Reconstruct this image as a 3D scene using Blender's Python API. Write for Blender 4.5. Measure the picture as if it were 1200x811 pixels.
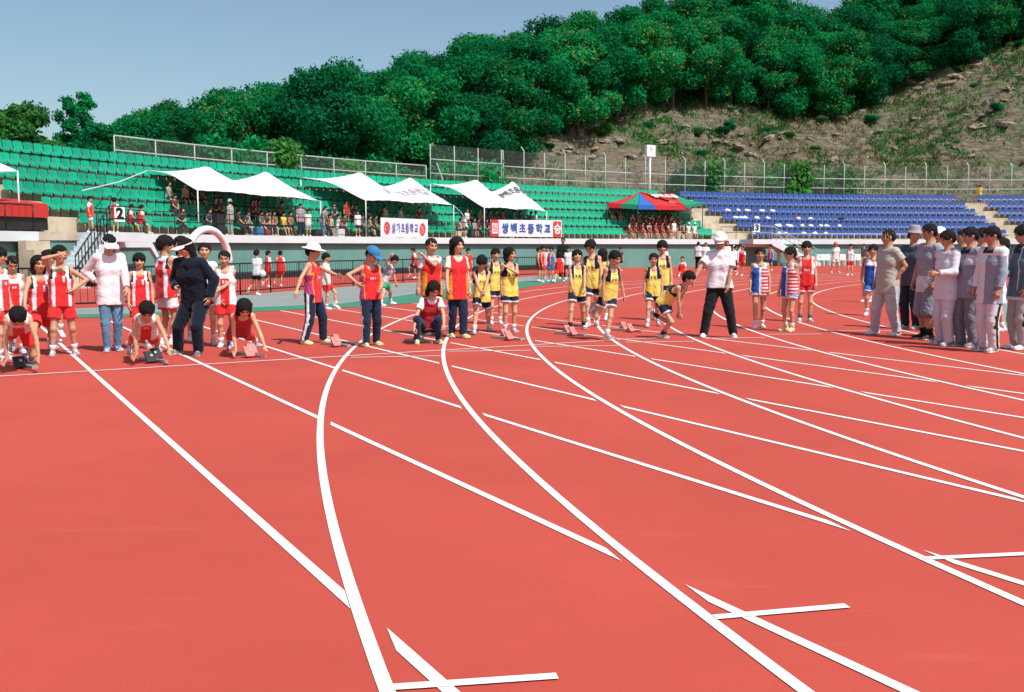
import bpy, math, random
import numpy as np
from mathutils import Vector, Matrix
for _o in list(bpy.data.objects): bpy.data.objects.remove(_o, do_unlink=True)
random.seed(7); RNG = np.random.default_rng(7)
scene = bpy.context.scene
COL = scene.collection
R_ = math.radians
# ------------------------------------------------------------------ camera
F_PX, PITCH, ROLL, CAM_H = 1165.0, 0.0984541, 0.0013436, 1.3851
cam_d = bpy.data.cameras.new('camera'); cam = bpy.data.objects.new('camera', cam_d); COL.objects.link(cam)
cam_d.sensor_width = 36; cam_d.lens = 36*F_PX/1200; cam_d.clip_start = .05; cam_d.clip_end = 2000
cam.matrix_world = Matrix.Translation((0, 0, CAM_H)) @ Matrix.Rotation(math.pi/2-PITCH, 4, 'X') @ Matrix.Rotation(-ROLL, 4, 'Z')
scene.camera = cam
# ------------------------------------------------------------------ sky and sun
SUN_EL, SUN_DIR = R_(56), Vector((.68, -.73))          # horizontal direction towards the sun
world = bpy.data.worlds.new('World'); scene.world = world; world.use_nodes = True
wn = world.node_tree; bg = wn.nodes['Background']
sky = wn.nodes.new('ShaderNodeTexSky'); sky.sky_type = 'NISHITA'; sky.sun_disc = False
sky.sun_elevation = SUN_EL; sky.sun_rotation = math.atan2(SUN_DIR.x, SUN_DIR.y)
sky.air_density = 1.0; sky.dust_density = 1.8; sky.ozone_density = 2.2
tint = wn.nodes.new('ShaderNodeVectorMath'); tint.operation = 'MULTIPLY'; tint.inputs[1].default_value = (1.10, 1.15, 1.07)
wn.links.new(sky.outputs[0], tint.inputs[0]); wn.links.new(tint.outputs['Vector'], bg.inputs[0]); bg.inputs[1].default_value = 0.116
sl = bpy.data.lights.new('sun', 'SUN'); sl.energy = 5.0; sl.angle = R_(.5); sl.color = (1, .955, .89)
so = bpy.data.objects.new('sun', sl); COL.objects.link(so)
sd = SUN_DIR.normalized()*math.cos(SUN_EL)
so.rotation_euler = Vector((sd.x, sd.y, math.sin(SUN_EL))).to_track_quat('Z', 'Y').to_euler()
so.location = (10, -20, 40)
scene.view_settings.view_transform = 'Standard'; scene.view_settings.look = 'None'
scene.view_settings.exposure = 0.08; scene.view_settings.gamma = 1
scene.cycles.max_bounces = 5; scene.cycles.transparent_max_bounces = 24
scene.cycles.caustics_reflective = False; scene.cycles.caustics_refractive = False
# ------------------------------------------------------------------ survey of the stadium (metres, camera at the origin)
CX, CY = 44.4386, 16.0723            # centre of the bend
R1, LANE = 46.70, 1.2533
def ray(px, py):
    u, v = px-600, py-405.5
    c, s = math.cos(ROLL), math.sin(ROLL); u, v = c*u+s*v, -s*u+c*v
    return Vector((u, F_PX*math.cos(PITCH)-v*math.sin(PITCH), -F_PX*math.sin(PITCH)-v*math.cos(PITCH)))/F_PX
def onG(px, py, z=0.0):
    d = ray(px, py); t = (z-CAM_H)/d.z; return Vector((d.x*t, d.y*t, z))
def onR(px, py, R):
    d = ray(px, py); a = d.x**2+d.y**2; b = -2*(d.x*CX+d.y*CY); c = CX*CX+CY*CY-R*R
    t = (-b+math.sqrt(b*b-4*a*c))/(2*a); return d*t+Vector((0, 0, CAM_H))
def onY(px, py, Y):
    d = ray(px, py); return d*(Y/d.y)+Vector((0, 0, CAM_H))
def atR(px, R, z):
    lo, hi = 100., 600.
    py = 285.
    for _ in range(12):
        p = onR(px, py, R); dist = math.hypot(p.x, p.y); py += (p.z-z)/dist*F_PX*.98
    return onR(px, py, R)
def proj_px(p):
    z = p.z-CAM_H; dep = p.y*math.cos(PITCH)-z*math.sin(PITCH); up = p.y*math.sin(PITCH)+z*math.cos(PITCH)
    u, v = F_PX*p.x/dep, -F_PX*up/dep; c, s = math.cos(ROLL), math.sin(ROLL); return 600+c*u-s*v, 405.5+s*u+c*v
def pol(R, phi, z=0.0): return Vector((CX+R*math.cos(phi), CY+R*math.sin(phi), z))
def phi_of(p): return math.atan2(p[1]-CY, p[0]-CX)
def phi_px(px, R, z): return phi_of(atR(px, R, z))
# ------------------------------------------------------------------ materials
MATS = {}
def mat(name, color, rough=.8, var=.12, scale=3.0, bump=0.0, bscale=40.0, spec=.3, metal=0.0, color2=None, coord='Object'):
    if name in MATS: return MATS[name]
    m = bpy.data.materials.new(name); m.use_nodes = True; nt = m.node_tree; b = nt.nodes['Principled BSDF']
    b.inputs['Roughness'].default_value = rough; b.inputs['Metallic'].default_value = metal
    b.inputs['Specular IOR Level'].default_value = spec
    tc = nt.nodes.new('ShaderNodeTexCoord')
    n = nt.nodes.new('ShaderNodeTexNoise'); n.inputs['Scale'].default_value = scale; n.inputs['Detail'].default_value = 6; n.inputs['Roughness'].default_value = .62
    nt.links.new(tc.outputs[coord], n.inputs['Vector'])
    rp = nt.nodes.new('ShaderNodeValToRGB'); rp.color_ramp.elements[0].position = .3; rp.color_ramp.elements[1].position = .7
    c2 = color2 or tuple(min(1, c*(1+var)) for c in color)
    rp.color_ramp.elements[0].color = (*[c*(1-var) for c in color], 1); rp.color_ramp.elements[1].color = (*c2, 1)
    nt.links.new(n.outputs['Fac'], rp.inputs['Fac']); nt.links.new(rp.outputs['Color'], b.inputs['Base Color'])
    if bump:
        n2 = nt.nodes.new('ShaderNodeTexNoise'); n2.inputs['Scale'].default_value = bscale; n2.inputs['Detail'].default_value = 4
        nt.links.new(tc.outputs[coord], n2.inputs['Vector'])
        bp = nt.nodes.new('ShaderNodeBump'); bp.inputs['Strength'].default_value = bump; bp.inputs['Distance'].default_value = .02
        nt.links.new(n2.outputs['Fac'], bp.inputs['Height']); nt.links.new(bp.outputs['Normal'], b.inputs['Normal'])
    MATS[name] = m; return m
def attr_mat(name, rough, spec=.3, var=.10, sheen=0.0, bump=0.0, sss=0.0):
    m = bpy.data.materials.new(name); m.use_nodes = True; nt = m.node_tree; b = nt.nodes['Principled BSDF']
    a = nt.nodes.new('ShaderNodeAttribute'); a.attribute_name = 'col'
    tc = nt.nodes.new('ShaderNodeTexCoord')
    n = nt.nodes.new('ShaderNodeTexNoise'); n.inputs['Scale'].default_value = 9; n.inputs['Detail'].default_value = 5
    nt.links.new(tc.outputs['Object'], n.inputs['Vector'])
    mr = nt.nodes.new('ShaderNodeMapRange'); mr.inputs['From Min'].default_value = .3; mr.inputs['From Max'].default_value = .7
    mr.inputs['To Min'].default_value = 1-var; mr.inputs['To Max'].default_value = 1+var*.4
    nt.links.new(n.outputs['Fac'], mr.inputs['Value'])
    vm = nt.nodes.new('ShaderNodeVectorMath'); vm.operation = 'SCALE'
    nt.links.new(a.outputs['Color'], vm.inputs[0]); nt.links.new(mr.outputs['Result'], vm.inputs['Scale'])
    nt.links.new(vm.outputs['Vector'], b.inputs['Base Color'])
    b.inputs['Roughness'].default_value = rough; b.inputs['Specular IOR Level'].default_value = spec
    if sheen: b.inputs['Sheen Weight'].default_value = sheen
    if bump:
        n2 = nt.nodes.new('ShaderNodeTexNoise'); n2.inputs['Scale'].default_value = 26; n2.inputs['Detail'].default_value = 3
        nt.links.new(tc.outputs['Object'], n2.inputs['Vector'])
        bp = nt.nodes.new('ShaderNodeBump'); bp.inputs['Strength'].default_value = bump; bp.inputs['Distance'].default_value = .02
        nt.links.new(n2.outputs['Fac'], bp.inputs['Height']); nt.links.new(bp.outputs['Normal'], b.inputs['Normal'])
    MATS[name] = m; return m
# ------------------------------------------------------------------ mesh helpers
def tag(o, label=None, cat=None, group=None, kind=None):
    if label: o['label'] = label
    if cat: o['category'] = cat
    if group: o['group'] = group
    if kind: o['kind'] = kind
    return o
def empty(name, loc, rz=0.0):
    o = bpy.data.objects.new(name, None); COL.objects.link(o); o.location = loc; o.rotation_euler[2] = rz
    o.empty_display_size = .2; return o
class MB:
    def __init__(s): s.v = []; s.f = []; s.m = []; s.sm = []
    def add(s, vs, fs, mi=0, smooth=False):
        n = len(s.v); s.v += [tuple(v) for v in vs]; s.f += [tuple(i+n for i in f) for f in fs]
        s.m += [mi]*len(fs); s.sm += [smooth]*len(fs)
    def box(s, c, size, rz=0.0, mi=0, M=None):
        hx, hy, hz = [a/2 for a in size]
        M = M or (Matrix.Translation(c) @ Matrix.Rotation(rz, 4, 'Z'))
        vs = [M @ Vector((x*hx, y*hy, z*hz)) for z in (-1, 1) for y in (-1, 1) for x in (-1, 1)]
        s.add(vs, [(0, 2, 3, 1), (4, 5, 7, 6), (0, 1, 5, 4), (2, 6, 7, 3), (0, 4, 6, 2), (1, 3, 7, 5)], mi)
    def bar(s, a, b, w, h=None, mi=0):
        a = Vector(a); b = Vector(b); d = b-a; L = d.length
        if L < 1e-6: return
        q = d.to_track_quat('X', 'Z').to_matrix().to_4x4(); h = h or w
        s.box(None, (L, w, h), mi=mi, M=Matrix.Translation((a+b)/2) @ q)
    def tube(s, pts, r, n=8, mi=0, cap=True):
        pts = [Vector(p) for p in pts]; rs = r if isinstance(r, (list, tuple)) else [r]*len(pts)
        vs = []; fs = []
        for i, p in enumerate(pts):
            d = (pts[min(i+1, len(pts)-1)]-pts[max(i-1, 0)]).normalized()
            a = d.orthogonal().normalized() if abs(d.z) > .9 else d.cross(Vector((0, 0, 1))).normalized()
            if abs(d.z) > .9: a = Vector((1, 0, 0)); a = (a-d*a.dot(d)).normalized()
            b = d.cross(a)
            for k in range(n):
                t = 2*math.pi*k/n; vs.append(p+(a*math.cos(t)+b*math.sin(t))*rs[i])
        for i in range(len(pts)-1):
            for k in range(n): fs.append((i*n+k, i*n+(k+1) % n, (i+1)*n+(k+1) % n, (i+1)*n+k))
        if cap: fs.append(tuple(range(n))[::-1]); fs.append(tuple((len(pts)-1)*n+k for k in range(n)))
        s.add(vs, fs, mi, n > 5)
    def arc(s, prof, p0, p1, mi=0, step=.6, closed=True):
        """extrude an (R,z) profile round the bend between two angles"""
        n = max(1, int(abs(p1-p0)/R_(step))); k = len(prof); vs = []; fs = []
        for i in range(n+1):
            ph = p0+(p1-p0)*i/n
            vs += [pol(r, ph, z) for r, z in prof]
        kk = k if closed else k-1
        for i in range(n):
            for j in range(kk): fs.append((i*k+j, (i+1)*k+j, (i+1)*k+(j+1) % k, i*k+(j+1) % k))
        if closed: fs.append(tuple(range(k))); fs.append(tuple(n*k+j for j in range(k))[::-1])
        s.add(vs, fs, mi)
    def build(s, name, mats, parent=None, loc=None, M=None):
        me = bpy.data.meshes.new(name)
        vs = s.v
        if loc is not None: vs = [(v[0]-loc[0], v[1]-loc[1], v[2]-loc[2]) for v in vs]
        me.from_pydata(vs, [], s.f)
        for m in (mats if isinstance(mats, (list, tuple)) else [mats]): me.materials.append(m)
        me.polygons.foreach_set('material_index', s.m); me.polygons.foreach_set('use_smooth', s.sm)
        me.update(); o = bpy.data.objects.new(name, me); COL.objects.link(o)
        if loc is not None and parent is None: o.location = loc
        if parent is not None: o.parent = parent
        return o
def copy_tree(o, parent=None):
    c = o.copy(); COL.objects.link(c)
    if parent is not None: c.parent = parent
    for ch in o.children: copy_tree(ch, c)
    return c
# ================================================================== GROUND
def track_mat():
    m = mat('track_rubber', (.425, .062, .043), .82, .11, .35, .12, 160., .25, coord='Object')
    nt = m.node_tree; b = nt.nodes['Principled BSDF']; old = b.inputs['Base Color'].links[0].from_socket
    tc = nt.nodes.new('ShaderNodeTexCoord')
    # granules and faint scuffs
    n = nt.nodes.new('ShaderNodeTexNoise'); n.inputs['Scale'].default_value = 90; n.inputs['Detail'].default_value = 2
    nt.links.new(tc.outputs['Object'], n.inputs['Vector'])
    mr = nt.nodes.new('ShaderNodeMapRange'); mr.inputs['To Min'].default_value = .90; mr.inputs['To Max'].default_value = 1.1
    nt.links.new(n.outputs['Fac'], mr.inputs['Value'])
    mp = nt.nodes.new('ShaderNodeMapping'); mp.inputs['Rotation'].default_value = (0, 0, .5); mp.inputs['Scale'].default_value = (.35, 2.2, 1)
    nt.links.new(tc.outputs['Object'], mp.inputs['Vector'])
    n3 = nt.nodes.new('ShaderNodeTexNoise'); n3.inputs['Scale'].default_value = 2.2; n3.inputs['Detail'].default_value = 9; n3.inputs['Roughness'].default_value = .72
    nt.links.new(mp.outputs[0], n3.inputs['Vector'])
    r3 = nt.nodes.new('ShaderNodeValToRGB'); r3.color_ramp.elements[0].position = .59; r3.color_ramp.elements[1].position = .80
    r3.color_ramp.elements[0].color = (0, 0, 0, 1); r3.color_ramp.elements[1].color = (.17, .17, .17, 1)
    nt.links.new(n3.outputs['Fac'], r3.inputs['Fac'])
    vm = nt.nodes.new('ShaderNodeVectorMath'); vm.operation = 'SCALE'
    nt.links.new(old, vm.inputs[0]); nt.links.new(mr.outputs['Result'], vm.inputs['Scale'])
    mx = nt.nodes.new('ShaderNodeMix'); mx.data_type = 'RGBA'
    nt.links.new(r3.outputs['Color'], mx.inputs['Factor']); nt.links.new(vm.outputs['Vector'], mx.inputs['A'])
    mx.inputs['B'].default_value = (.70, .24, .18, 1)
    nt.links.new(mx.outputs['Result'], b.inputs['Base Color']); return m
M_TRACK = track_mat()
M_LINE = mat('line_paint', (.72, .72, .70), .6, .05, 5., .1, 120.)
def _wear():
    nt = M_LINE.node_tree; b = nt.nodes['Principled BSDF']; old = b.inputs['Base Color'].links[0].from_socket; tc = nt.nodes.new('ShaderNodeTexCoord')
    n = nt.nodes.new('ShaderNodeTexNoise'); n.inputs['Scale'].default_value = 22; n.inputs['Detail'].default_value = 8; n.inputs['Roughness'].default_value = .8; nt.links.new(tc.outputs['Object'], n.inputs['Vector'])
    r = nt.nodes.new('ShaderNodeValToRGB'); r.color_ramp.elements[0].position = .56; r.color_ramp.elements[1].position = .74; r.color_ramp.elements[0].color = (0, 0, 0, 1); r.color_ramp.elements[1].color = (.55, .55, .55, 1); nt.links.new(n.outputs['Fac'], r.inputs['Fac'])
    mx = nt.nodes.new('ShaderNodeMix'); mx.data_type = 'RGBA'; nt.links.new(r.outputs['Color'], mx.inputs['Factor']); nt.links.new(old, mx.inputs['A']); mx.inputs['B'].default_value = (.55, .22, .17, 1); nt.links.new(mx.outputs['Result'], b.inputs['Base Color'])
_wear()
M_PAVE = mat('pavement_grey', (.23, .25, .24), .9, .12, .8, .2, 60.)
M_GREEN = mat('green_coating', (.045, .20, .13), .85, .12, 1.5)
M_EARTH = mat('earth', (.20, .15, .09), .95, .3, .2)
M_CONC = mat('concrete', (.46, .38, .28), .9, .16, 1.3, .3, 20., color2=(.62, .54, .42))
M_WHITEP = mat('white_painted_concrete', (.60, .67, .70), .7, .06, .9, .1, 30.)
M_WALL = mat('teal_painted_wall', (.115, .26, .235), .8, .10, .5, color2=(.15, .32, .285))
M_DARK = mat('dark_green_steel', (.018, .03, .028), .5, .2)
M_BLACK = mat('black_steel', (.012, .013, .015), .45, .2)
M_GALV = mat('galvanised_steel', (.36, .40, .39), .5, .12, 4.)
M_PALE = mat('pale_steel_paint', (.62, .66, .66), .5, .06)

def sheet(name, pts, z, m, label=None, loc=None):
    b = MB(); b.add([(p[0], p[1], z) for p in pts], [tuple(range(len(pts)))]); o = b.build(name, m); o['kind'] = 'structure'
    return o
def ring_pts(r, a0, a1, n): return [pol(r, a0+(a1-a0)*i/n) for i in range(n+1)]
sheet('ground', [(-900, -300), (900, -300), (900, 1400), (-900, 1400)], -.004, M_EARTH)
sheet('running_track', ring_pts(64.6, 0, 2*math.pi*(1-1/240), 239), 0.0, M_TRACK)
sheet('infield_pavement', ring_pts(36.15, 0, 2*math.pi*(1-1/180), 179), .004, M_PAVE)
inner = [onG(*p) for p in [(-420, 374), (-200, 373), (0, 372.5), (130, 371), (280, 365.5), (330, 363.3), (420, 359.5), (470, 356.5), (540, 348), (604, 339), (640, 333.2), (672, 329.5), (700, 326)]]
R_RAIL = 54.2
a_end, a_beg = phi_of(onG(700, 324)), phi_of(onG(-420, 374))
A_RAIL = phi_of(atR(150, R_RAIL-.1, 0))
outer = ring_pts(R_RAIL-.1, a_end, A_RAIL, 60)+[onG(60, 360.8), onG(-420, 361.5)]
sheet('apron_pavement', inner+outer, .004, M_PAVE)
gi = [onG(p.x, p.y) if False else p for p in inner]
off = []
cen = Vector((CX, CY, 0))
for i, p in enumerate(inner):
    w = [1.15, 1.15, 1.15, 1.2, 1.35, 1.5, 1.55, 1.6, 1.9, 2.3, 2.6, 1.2, .1][i]
    d = (p-cen); d.z = 0; d.normalize()
    nrm = Vector((0, 1, 0)) if i < 4 else (d*.8+Vector((0, .5, 0))).normalized() if i < 7 else d
    off.append(p+nrm*w)
sheet('green_border', inner+off[::-1], .008, M_GREEN)

# ------------------------------------------------------------------ painted lane lines
LM = MB()
def strip(pts, w, z=.004, skip=None):
    """painted line through ground points; cells for which skip() holds stay unpainted"""
    n = len(pts); K = 14
    L = []
    for i, p in enumerate(pts):
        d = pts[min(i+1, n-1)]-pts[max(i-1, 0)]; d.z = 0; d.normalize(); L.append(Vector((-d.y, d.x, 0)))
    if not skip:
        vs = []; fs = []
        for i in range(n): vs += [pts[i]+L[i]*w/2+Vector((0, 0, z)), pts[i]-L[i]*w/2+Vector((0, 0, z))]
        for i in range(n-1): fs.append((2*i, 2*i+1, 2*i+3, 2*i+2))
        LM.add(vs, fs); return
    for k in range(K):
        o0, o1 = -w/2+w*k/K, -w/2+w*(k+1)/K; om = (o0+o1)/2; run = []
        def edge(i, j):
            a_, b_ = 0., 1.
            for _ in range(7):
                m_ = (a_+b_)/2
                if skip(pts[i].lerp(pts[j], m_)+L[i]*om): b_ = m_
                else: a_ = m_
            return pts[i].lerp(pts[j], a_)
        def flush(run):
            if not run: return
            q = [(pts[i], L[i]) for i in run[:1]+(run[1:-1][::6] if len(run) > 2 else [])+run[-1:]] if len(run) > 1 else [(pts[run[0]], L[run[0]])]
            if run[0] > 0: q.insert(0, (edge(run[0], run[0]-1), L[run[0]]))
            if run[-1] < n-1: q.append((edge(run[-1], run[-1]+1), L[run[-1]]))
            if len(q) < 2: return
            vs = []; fs = []
            for c_, l_ in q: vs += [c_+l_*o1+Vector((0, 0, z)), c_+l_*o0+Vector((0, 0, z))]
            for j in range(len(q)-1): fs.append((2*j, 2*j+1, 2*j+3, 2*j+2))
            LM.add(vs, fs)
        for i in range(n):
            if skip(pts[i]+L[i]*om): flush(run); run = []
            else: run.append(i)
        flush(run)
LW = .05
YAW_S, OFF_S = .50963591, 1.28985781
nS = Vector((math.cos(YAW_S), math.sin(YAW_S), 0)); tS = Vector((-math.sin(YAW_S), math.cos(YAW_S), 0))
for k in range(8):
    r = R1-LANE*k
    strip([pol(r, R_(212-.5*i)) for i in range(int(160/.5))], LW)
def in_C(p):
    r = math.hypot(p.x-CX, p.y-CY)
    for k in range(8):
        rk = R1-LANE*k
        if -.08 < r-rk < (.028 if k == 0 else .06): return True
    return False
inner_poly = [(p.x, p.y) for p in inner]
for k in range(0, 9):
    o = OFF_S+1.25*(k-1)
    # run from behind the camera to the green border
    t_end = 60.
    pts = []
    t = -14.
    while t < 45:
        p = nS*o+tS*t
        # stop at the green border
        if t > 5:
            hit = False
            for a, b in zip(inner_poly[:-1], inner_poly[1:]):
                if (b[0]-a[0])*(p.y-a[1])-(b[1]-a[1])*(p.x-a[0]) > 0 and a[0]-.01 <= p.x <= b[0]: hit = True
            if hit or p.x < -14: break
        pts.append(p.copy()); t += .025
    if k == 0: continue
    strip(pts, LW, skip=in_C)
def seg(x0, y0, x1, y1, w=.05):
    a, b = onG(x0, y0), onG(x1, y1); strip([a+(b-a)*(i/12) for i in range(13)], w, .0065)
seg(-260, 454.5, 717, 399.4, .045)
seg(411, 418.8, 519, 417.2, .04); seg(525, 412, 622, 411, .04); seg(627, 406.6, 727, 405.6, .04)
seg(733, 401.8, 813, 401, .04); seg(828, 397.6, 897, 396.8, .04); seg(897, 393, 963, 392.8, .04); seg(970, 389.2, 1047, 389, .04)
seg(724, 398.4, 780, 396.6, .04)
seg(458, 806.8, 652, 794, .045); seg(836, 725.5, 992, 712.3, .045); seg(1082, 657, 1290, 648, .045)
lo = LM.build('track_line_marking', M_LINE); lo['kind'] = 'structure'

# ================================================================== GRANDSTAND
PH0, PH1 = R_(66), R_(176)
Z_BEAM0, Z_WALK = 1.63, 1.975
RW = 64.0
def row_R(k): return 65.7+.76*k           # seat back line
def row_z(k): return 2.0+.6*k             # tread level
gs = empty('grandstand', pol(RW, R_(120), 0)); gl = gs.location.copy()
tag(gs, 'curved concrete grandstand with teal lower wall and white front beam behind the track', 'grandstand')
def gpart(name, mb, m): return mb.build(name, m, gs, loc=gl)
b = MB()
prof = [(65.25, Z_WALK)]
for k in range(6):
    r0 = 65.25+.76*k; z = row_z(k)
    prof += [(r0, z), (r0+.76, z)]
prof += [(70.3, row_z(5)), (70.3, 5.15), (73.2, 5.2), (73.2, 0), (65.25, 0)]
b.arc(prof, PH0, PH1); gpart('terrace', b, M_CONC)
b = MB()
GAPL0, GAPL1 = phi_px(46, RW, 1.7), phi_px(100, RW, 1.7)
b.arc([(64.0, Z_BEAM0), (64.0, Z_WALK), (64.16, Z_WALK), (64.16, Z_BEAM0)], PH0, GAPL1); 
b.arc([(64.0, Z_BEAM0), (64.0, Z_WALK), (64.16, Z_WALK), (64.16, Z_BEAM0)], GAPL0, PH1); gpart('front_beam', b, M_WHITEP)
b = MB(); b.arc([(64.163, Z_BEAM0+.05), (64.163, Z_WALK-.004), (65.249, Z_WALK-.004), (65.249, Z_BEAM0+.05)], PH0, PH1); gpart('walkway', b, M_CONC)
b = MB(); b.arc([(64.22, 0), (64.22, Z_BEAM0+.048), (65.2, Z_BEAM0+.048), (65.2, 0)], PH0, PH1); gpart('lower_wall', b, M_WALL)
b = MB(); b.arc([(63.3, 0), (63.3, .26), (63.35, .30), (64.21, .30), (64.21, 0)], phi_px(700, 63.8, 0), PH1); gpart('wall_footing', b, M_DARK)
for px in (532, 860):
    p = atR(px, 64.09, 1); b = MB(); b.tube([(p.x, p.y, 0), (p.x, p.y, Z_BEAM0+.045)], .06, 8); gpart('column', b, M_PALE)
# stair flights and openings
def chamfer_opening(pxa, pxb, ztop, R=63.9):
    """white chamfered surround of an entrance below the walkway"""
    pa, pb = phi_px(pxa, R, 1), phi_px(pxb, R, 1); out = MB()
    def P(f, z, r): return pol(r, pa+(pb-pa)*f, z)
    fr = [(0, 0), (0, .95), (.16, 1.42), (.84, 1.42), (1.0, .95), (1, 0)]
    fo = [(-.05, 0), (-.05, 1.0), (.12, 1.628), (.88, 1.628), (1.05, 1.0), (1.05, 0)]
    for r0, r1 in ((R-.1, R+.1),):
        n = len(fr); vs = [P(f, z, r0) for f, z in fr]+[P(f, z, r0) for f, z in fo]+[P(f, z, r1) for f, z in fr]+[P(f, z, r1) for f, z in fo]
        fs = []
        for i in range(n-1):
            fs += [(i, i+1, n+i+1, n+i), (2*n+i, 3*n+i, 3*n+i+1, 2*n+i+1), (i, 2*n+i, 2*n+i+1, i+1), (n+i, n+i+1, 3*n+i+1, 3*n+i)]
        out.add(vs, fs)
    return out
def flight(px_top, px_bot, mirror, Rin=62.45, Rout=63.75):
    pt, pb = phi_px(px_top, 63, 1.9), phi_px(px_bot, 63, .2); n = 11; st = MB(); sg = MB()
    for i in range(n):
        z = Z_WALK*(1-(i+1)/(n+1)); a0 = pt+(pb-pt)*i/n; a1 = pt+(pb-pt)*(i+1)/n
        st.arc([(Rin+.12, z-.17), (Rin+.12, z), (Rout, z), (Rout, z-.17)], a0, a1)
    for r in (Rin, ):
        vs = []; fs = []
        for i in range(n+1):
            a = pt+(pb-pt)*i/n; z = Z_WALK*(1-i/(n+1))+.05
            vs += [pol(r, a, z), pol(r, a, max(0, z-.48)), pol(r+.115, a, z), pol(r+.115, a, max(0, z-.48))]
        for i in range(n):
            j = 4*i; fs += [(j, j+4, j+5, j+1), (j+2, j+3, j+7, j+6), (j, j+2, j+6, j+4), (j+1, j+5, j+7, j+3)]
        fs += [(0, 1, 3, 2), (4*n, 4*n+2, 4*n+3, 4*n+1)]
        sg.add(vs, fs)
    # landing slab joining the walkway
    d = R_(1.6)*(1 if pt > pb else -1)
    st.arc([(Rin, Z_WALK-.34), (Rin, Z_WALK+.002), (63.99, Z_WALK+.002), (63.99, Z_WALK-.34)], pt, pt+d)
    gpart('stair_steps', st, M_WHITEP); gpart('stair_stringer', sg, M_WHITEP)
    rl = MB()
    for rr in (Rin+.05,):
        for hz in (.95, .5):
            rl.tube([pol(rr, pt+(pb-pt)*i/n, Z_WALK*(1-i/(n+1))+hz) for i in range(n+1)], .028, 6)
        for i in range(0, n+1, 1):
            a = pt+(pb-pt)*i/n; z = Z_WALK*(1-i/(n+1)); rl.tube([pol(rr, a, z), pol(rr, a, z+.95)], .02, 5)
    for hz in (.95, .5): rl.tube([pol(Rin+.05, pt, Z_WALK+hz), pol(Rin+.05, pt+d, Z_WALK+hz)], .028, 6)
    return rl
rl = flight(117, 76, True)
r = rl.build('stair_handrail', M_BLACK, loc=pol(62.5, phi_px(95, 63, 1), 0)); tag(r, 'black steel handrail climbing the short stair below the number 2 board', 'handrail')
rl = flight(900, 957, False)
r = rl.build('stair_handrail', M_GALV, loc=pol(62.5, phi_px(930, 63, 1), 0)); tag(r, 'pale handrail on the short stair below the number 3 board', 'handrail')
gpart('entrance_surround', chamfer_opening(132, 183, 1.5, 63.6), M_WHITEP)
gpart('entrance_surround', chamfer_opening(866, 912, 1.5, 63.6), M_WHITEP)
# radial aisle steps between the seat blocks
def aisle(pa, pb):
    b = MB()
    for k in range(6):
        r0 = 65.25+.76*k; z = row_z(k)
        b.arc([(r0-.36, z-.6), (r0-.36, z-.30), (r0-.001, z-.30), (r0-.001, z-.6)], pa, pb)
    gpart('aisle_steps', b, M_CONC)

def row_ends(k):
    f = k/5
    L = lambda a, b: R_(a+(b-a)*f)
    return {'green': (L(116.65, 118.52), R_(159.24+.93*k)), 'blue': (L(93.56, 95.61), L(113.53, 116.85)), 'far': (R_(80), L(91.9, 94.0)), 'left': (R_(161.2+.93*k), R_(176))}
def aisle(f0, f1):
    b = MB()
    for k in range(6):
        r0 = 65.25+.76*k; z = row_z(k); pa, pb = f0(k), f1(k)
        b.arc([(r0-.36, z-.6), (r0-.36, z-.30), (r0-.001, z-.30), (r0-.001, z-.6)], pa, pb)
    gpart('aisle_steps', b, M_CONC)
aisle(lambda k: row_ends(k)['blue'][1]+.003, lambda k: row_ends(k)['green'][0]-.003)
aisle(lambda k: row_ends(k)['far'][1]+.003, lambda k: row_ends(k)['blue'][0]-.003)
aisle(lambda k: row_ends(k)['green'][1]+.003, lambda k: row_ends(k)['green'][1]+.07)
b = MB()
for i in range(6): b.arc([(63.98-.33*(i+1), 0), (63.98-.33*(i+1), Z_WALK-.32*(i+1)), (63.98-.33*i, Z_WALK-.32*(i+1)), (63.98-.33*i, 0)], phi_px(50, 63, 1), phi_px(76, 63, 1)-.001)
gpart('lower_steps', b, M_CONC)
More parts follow.
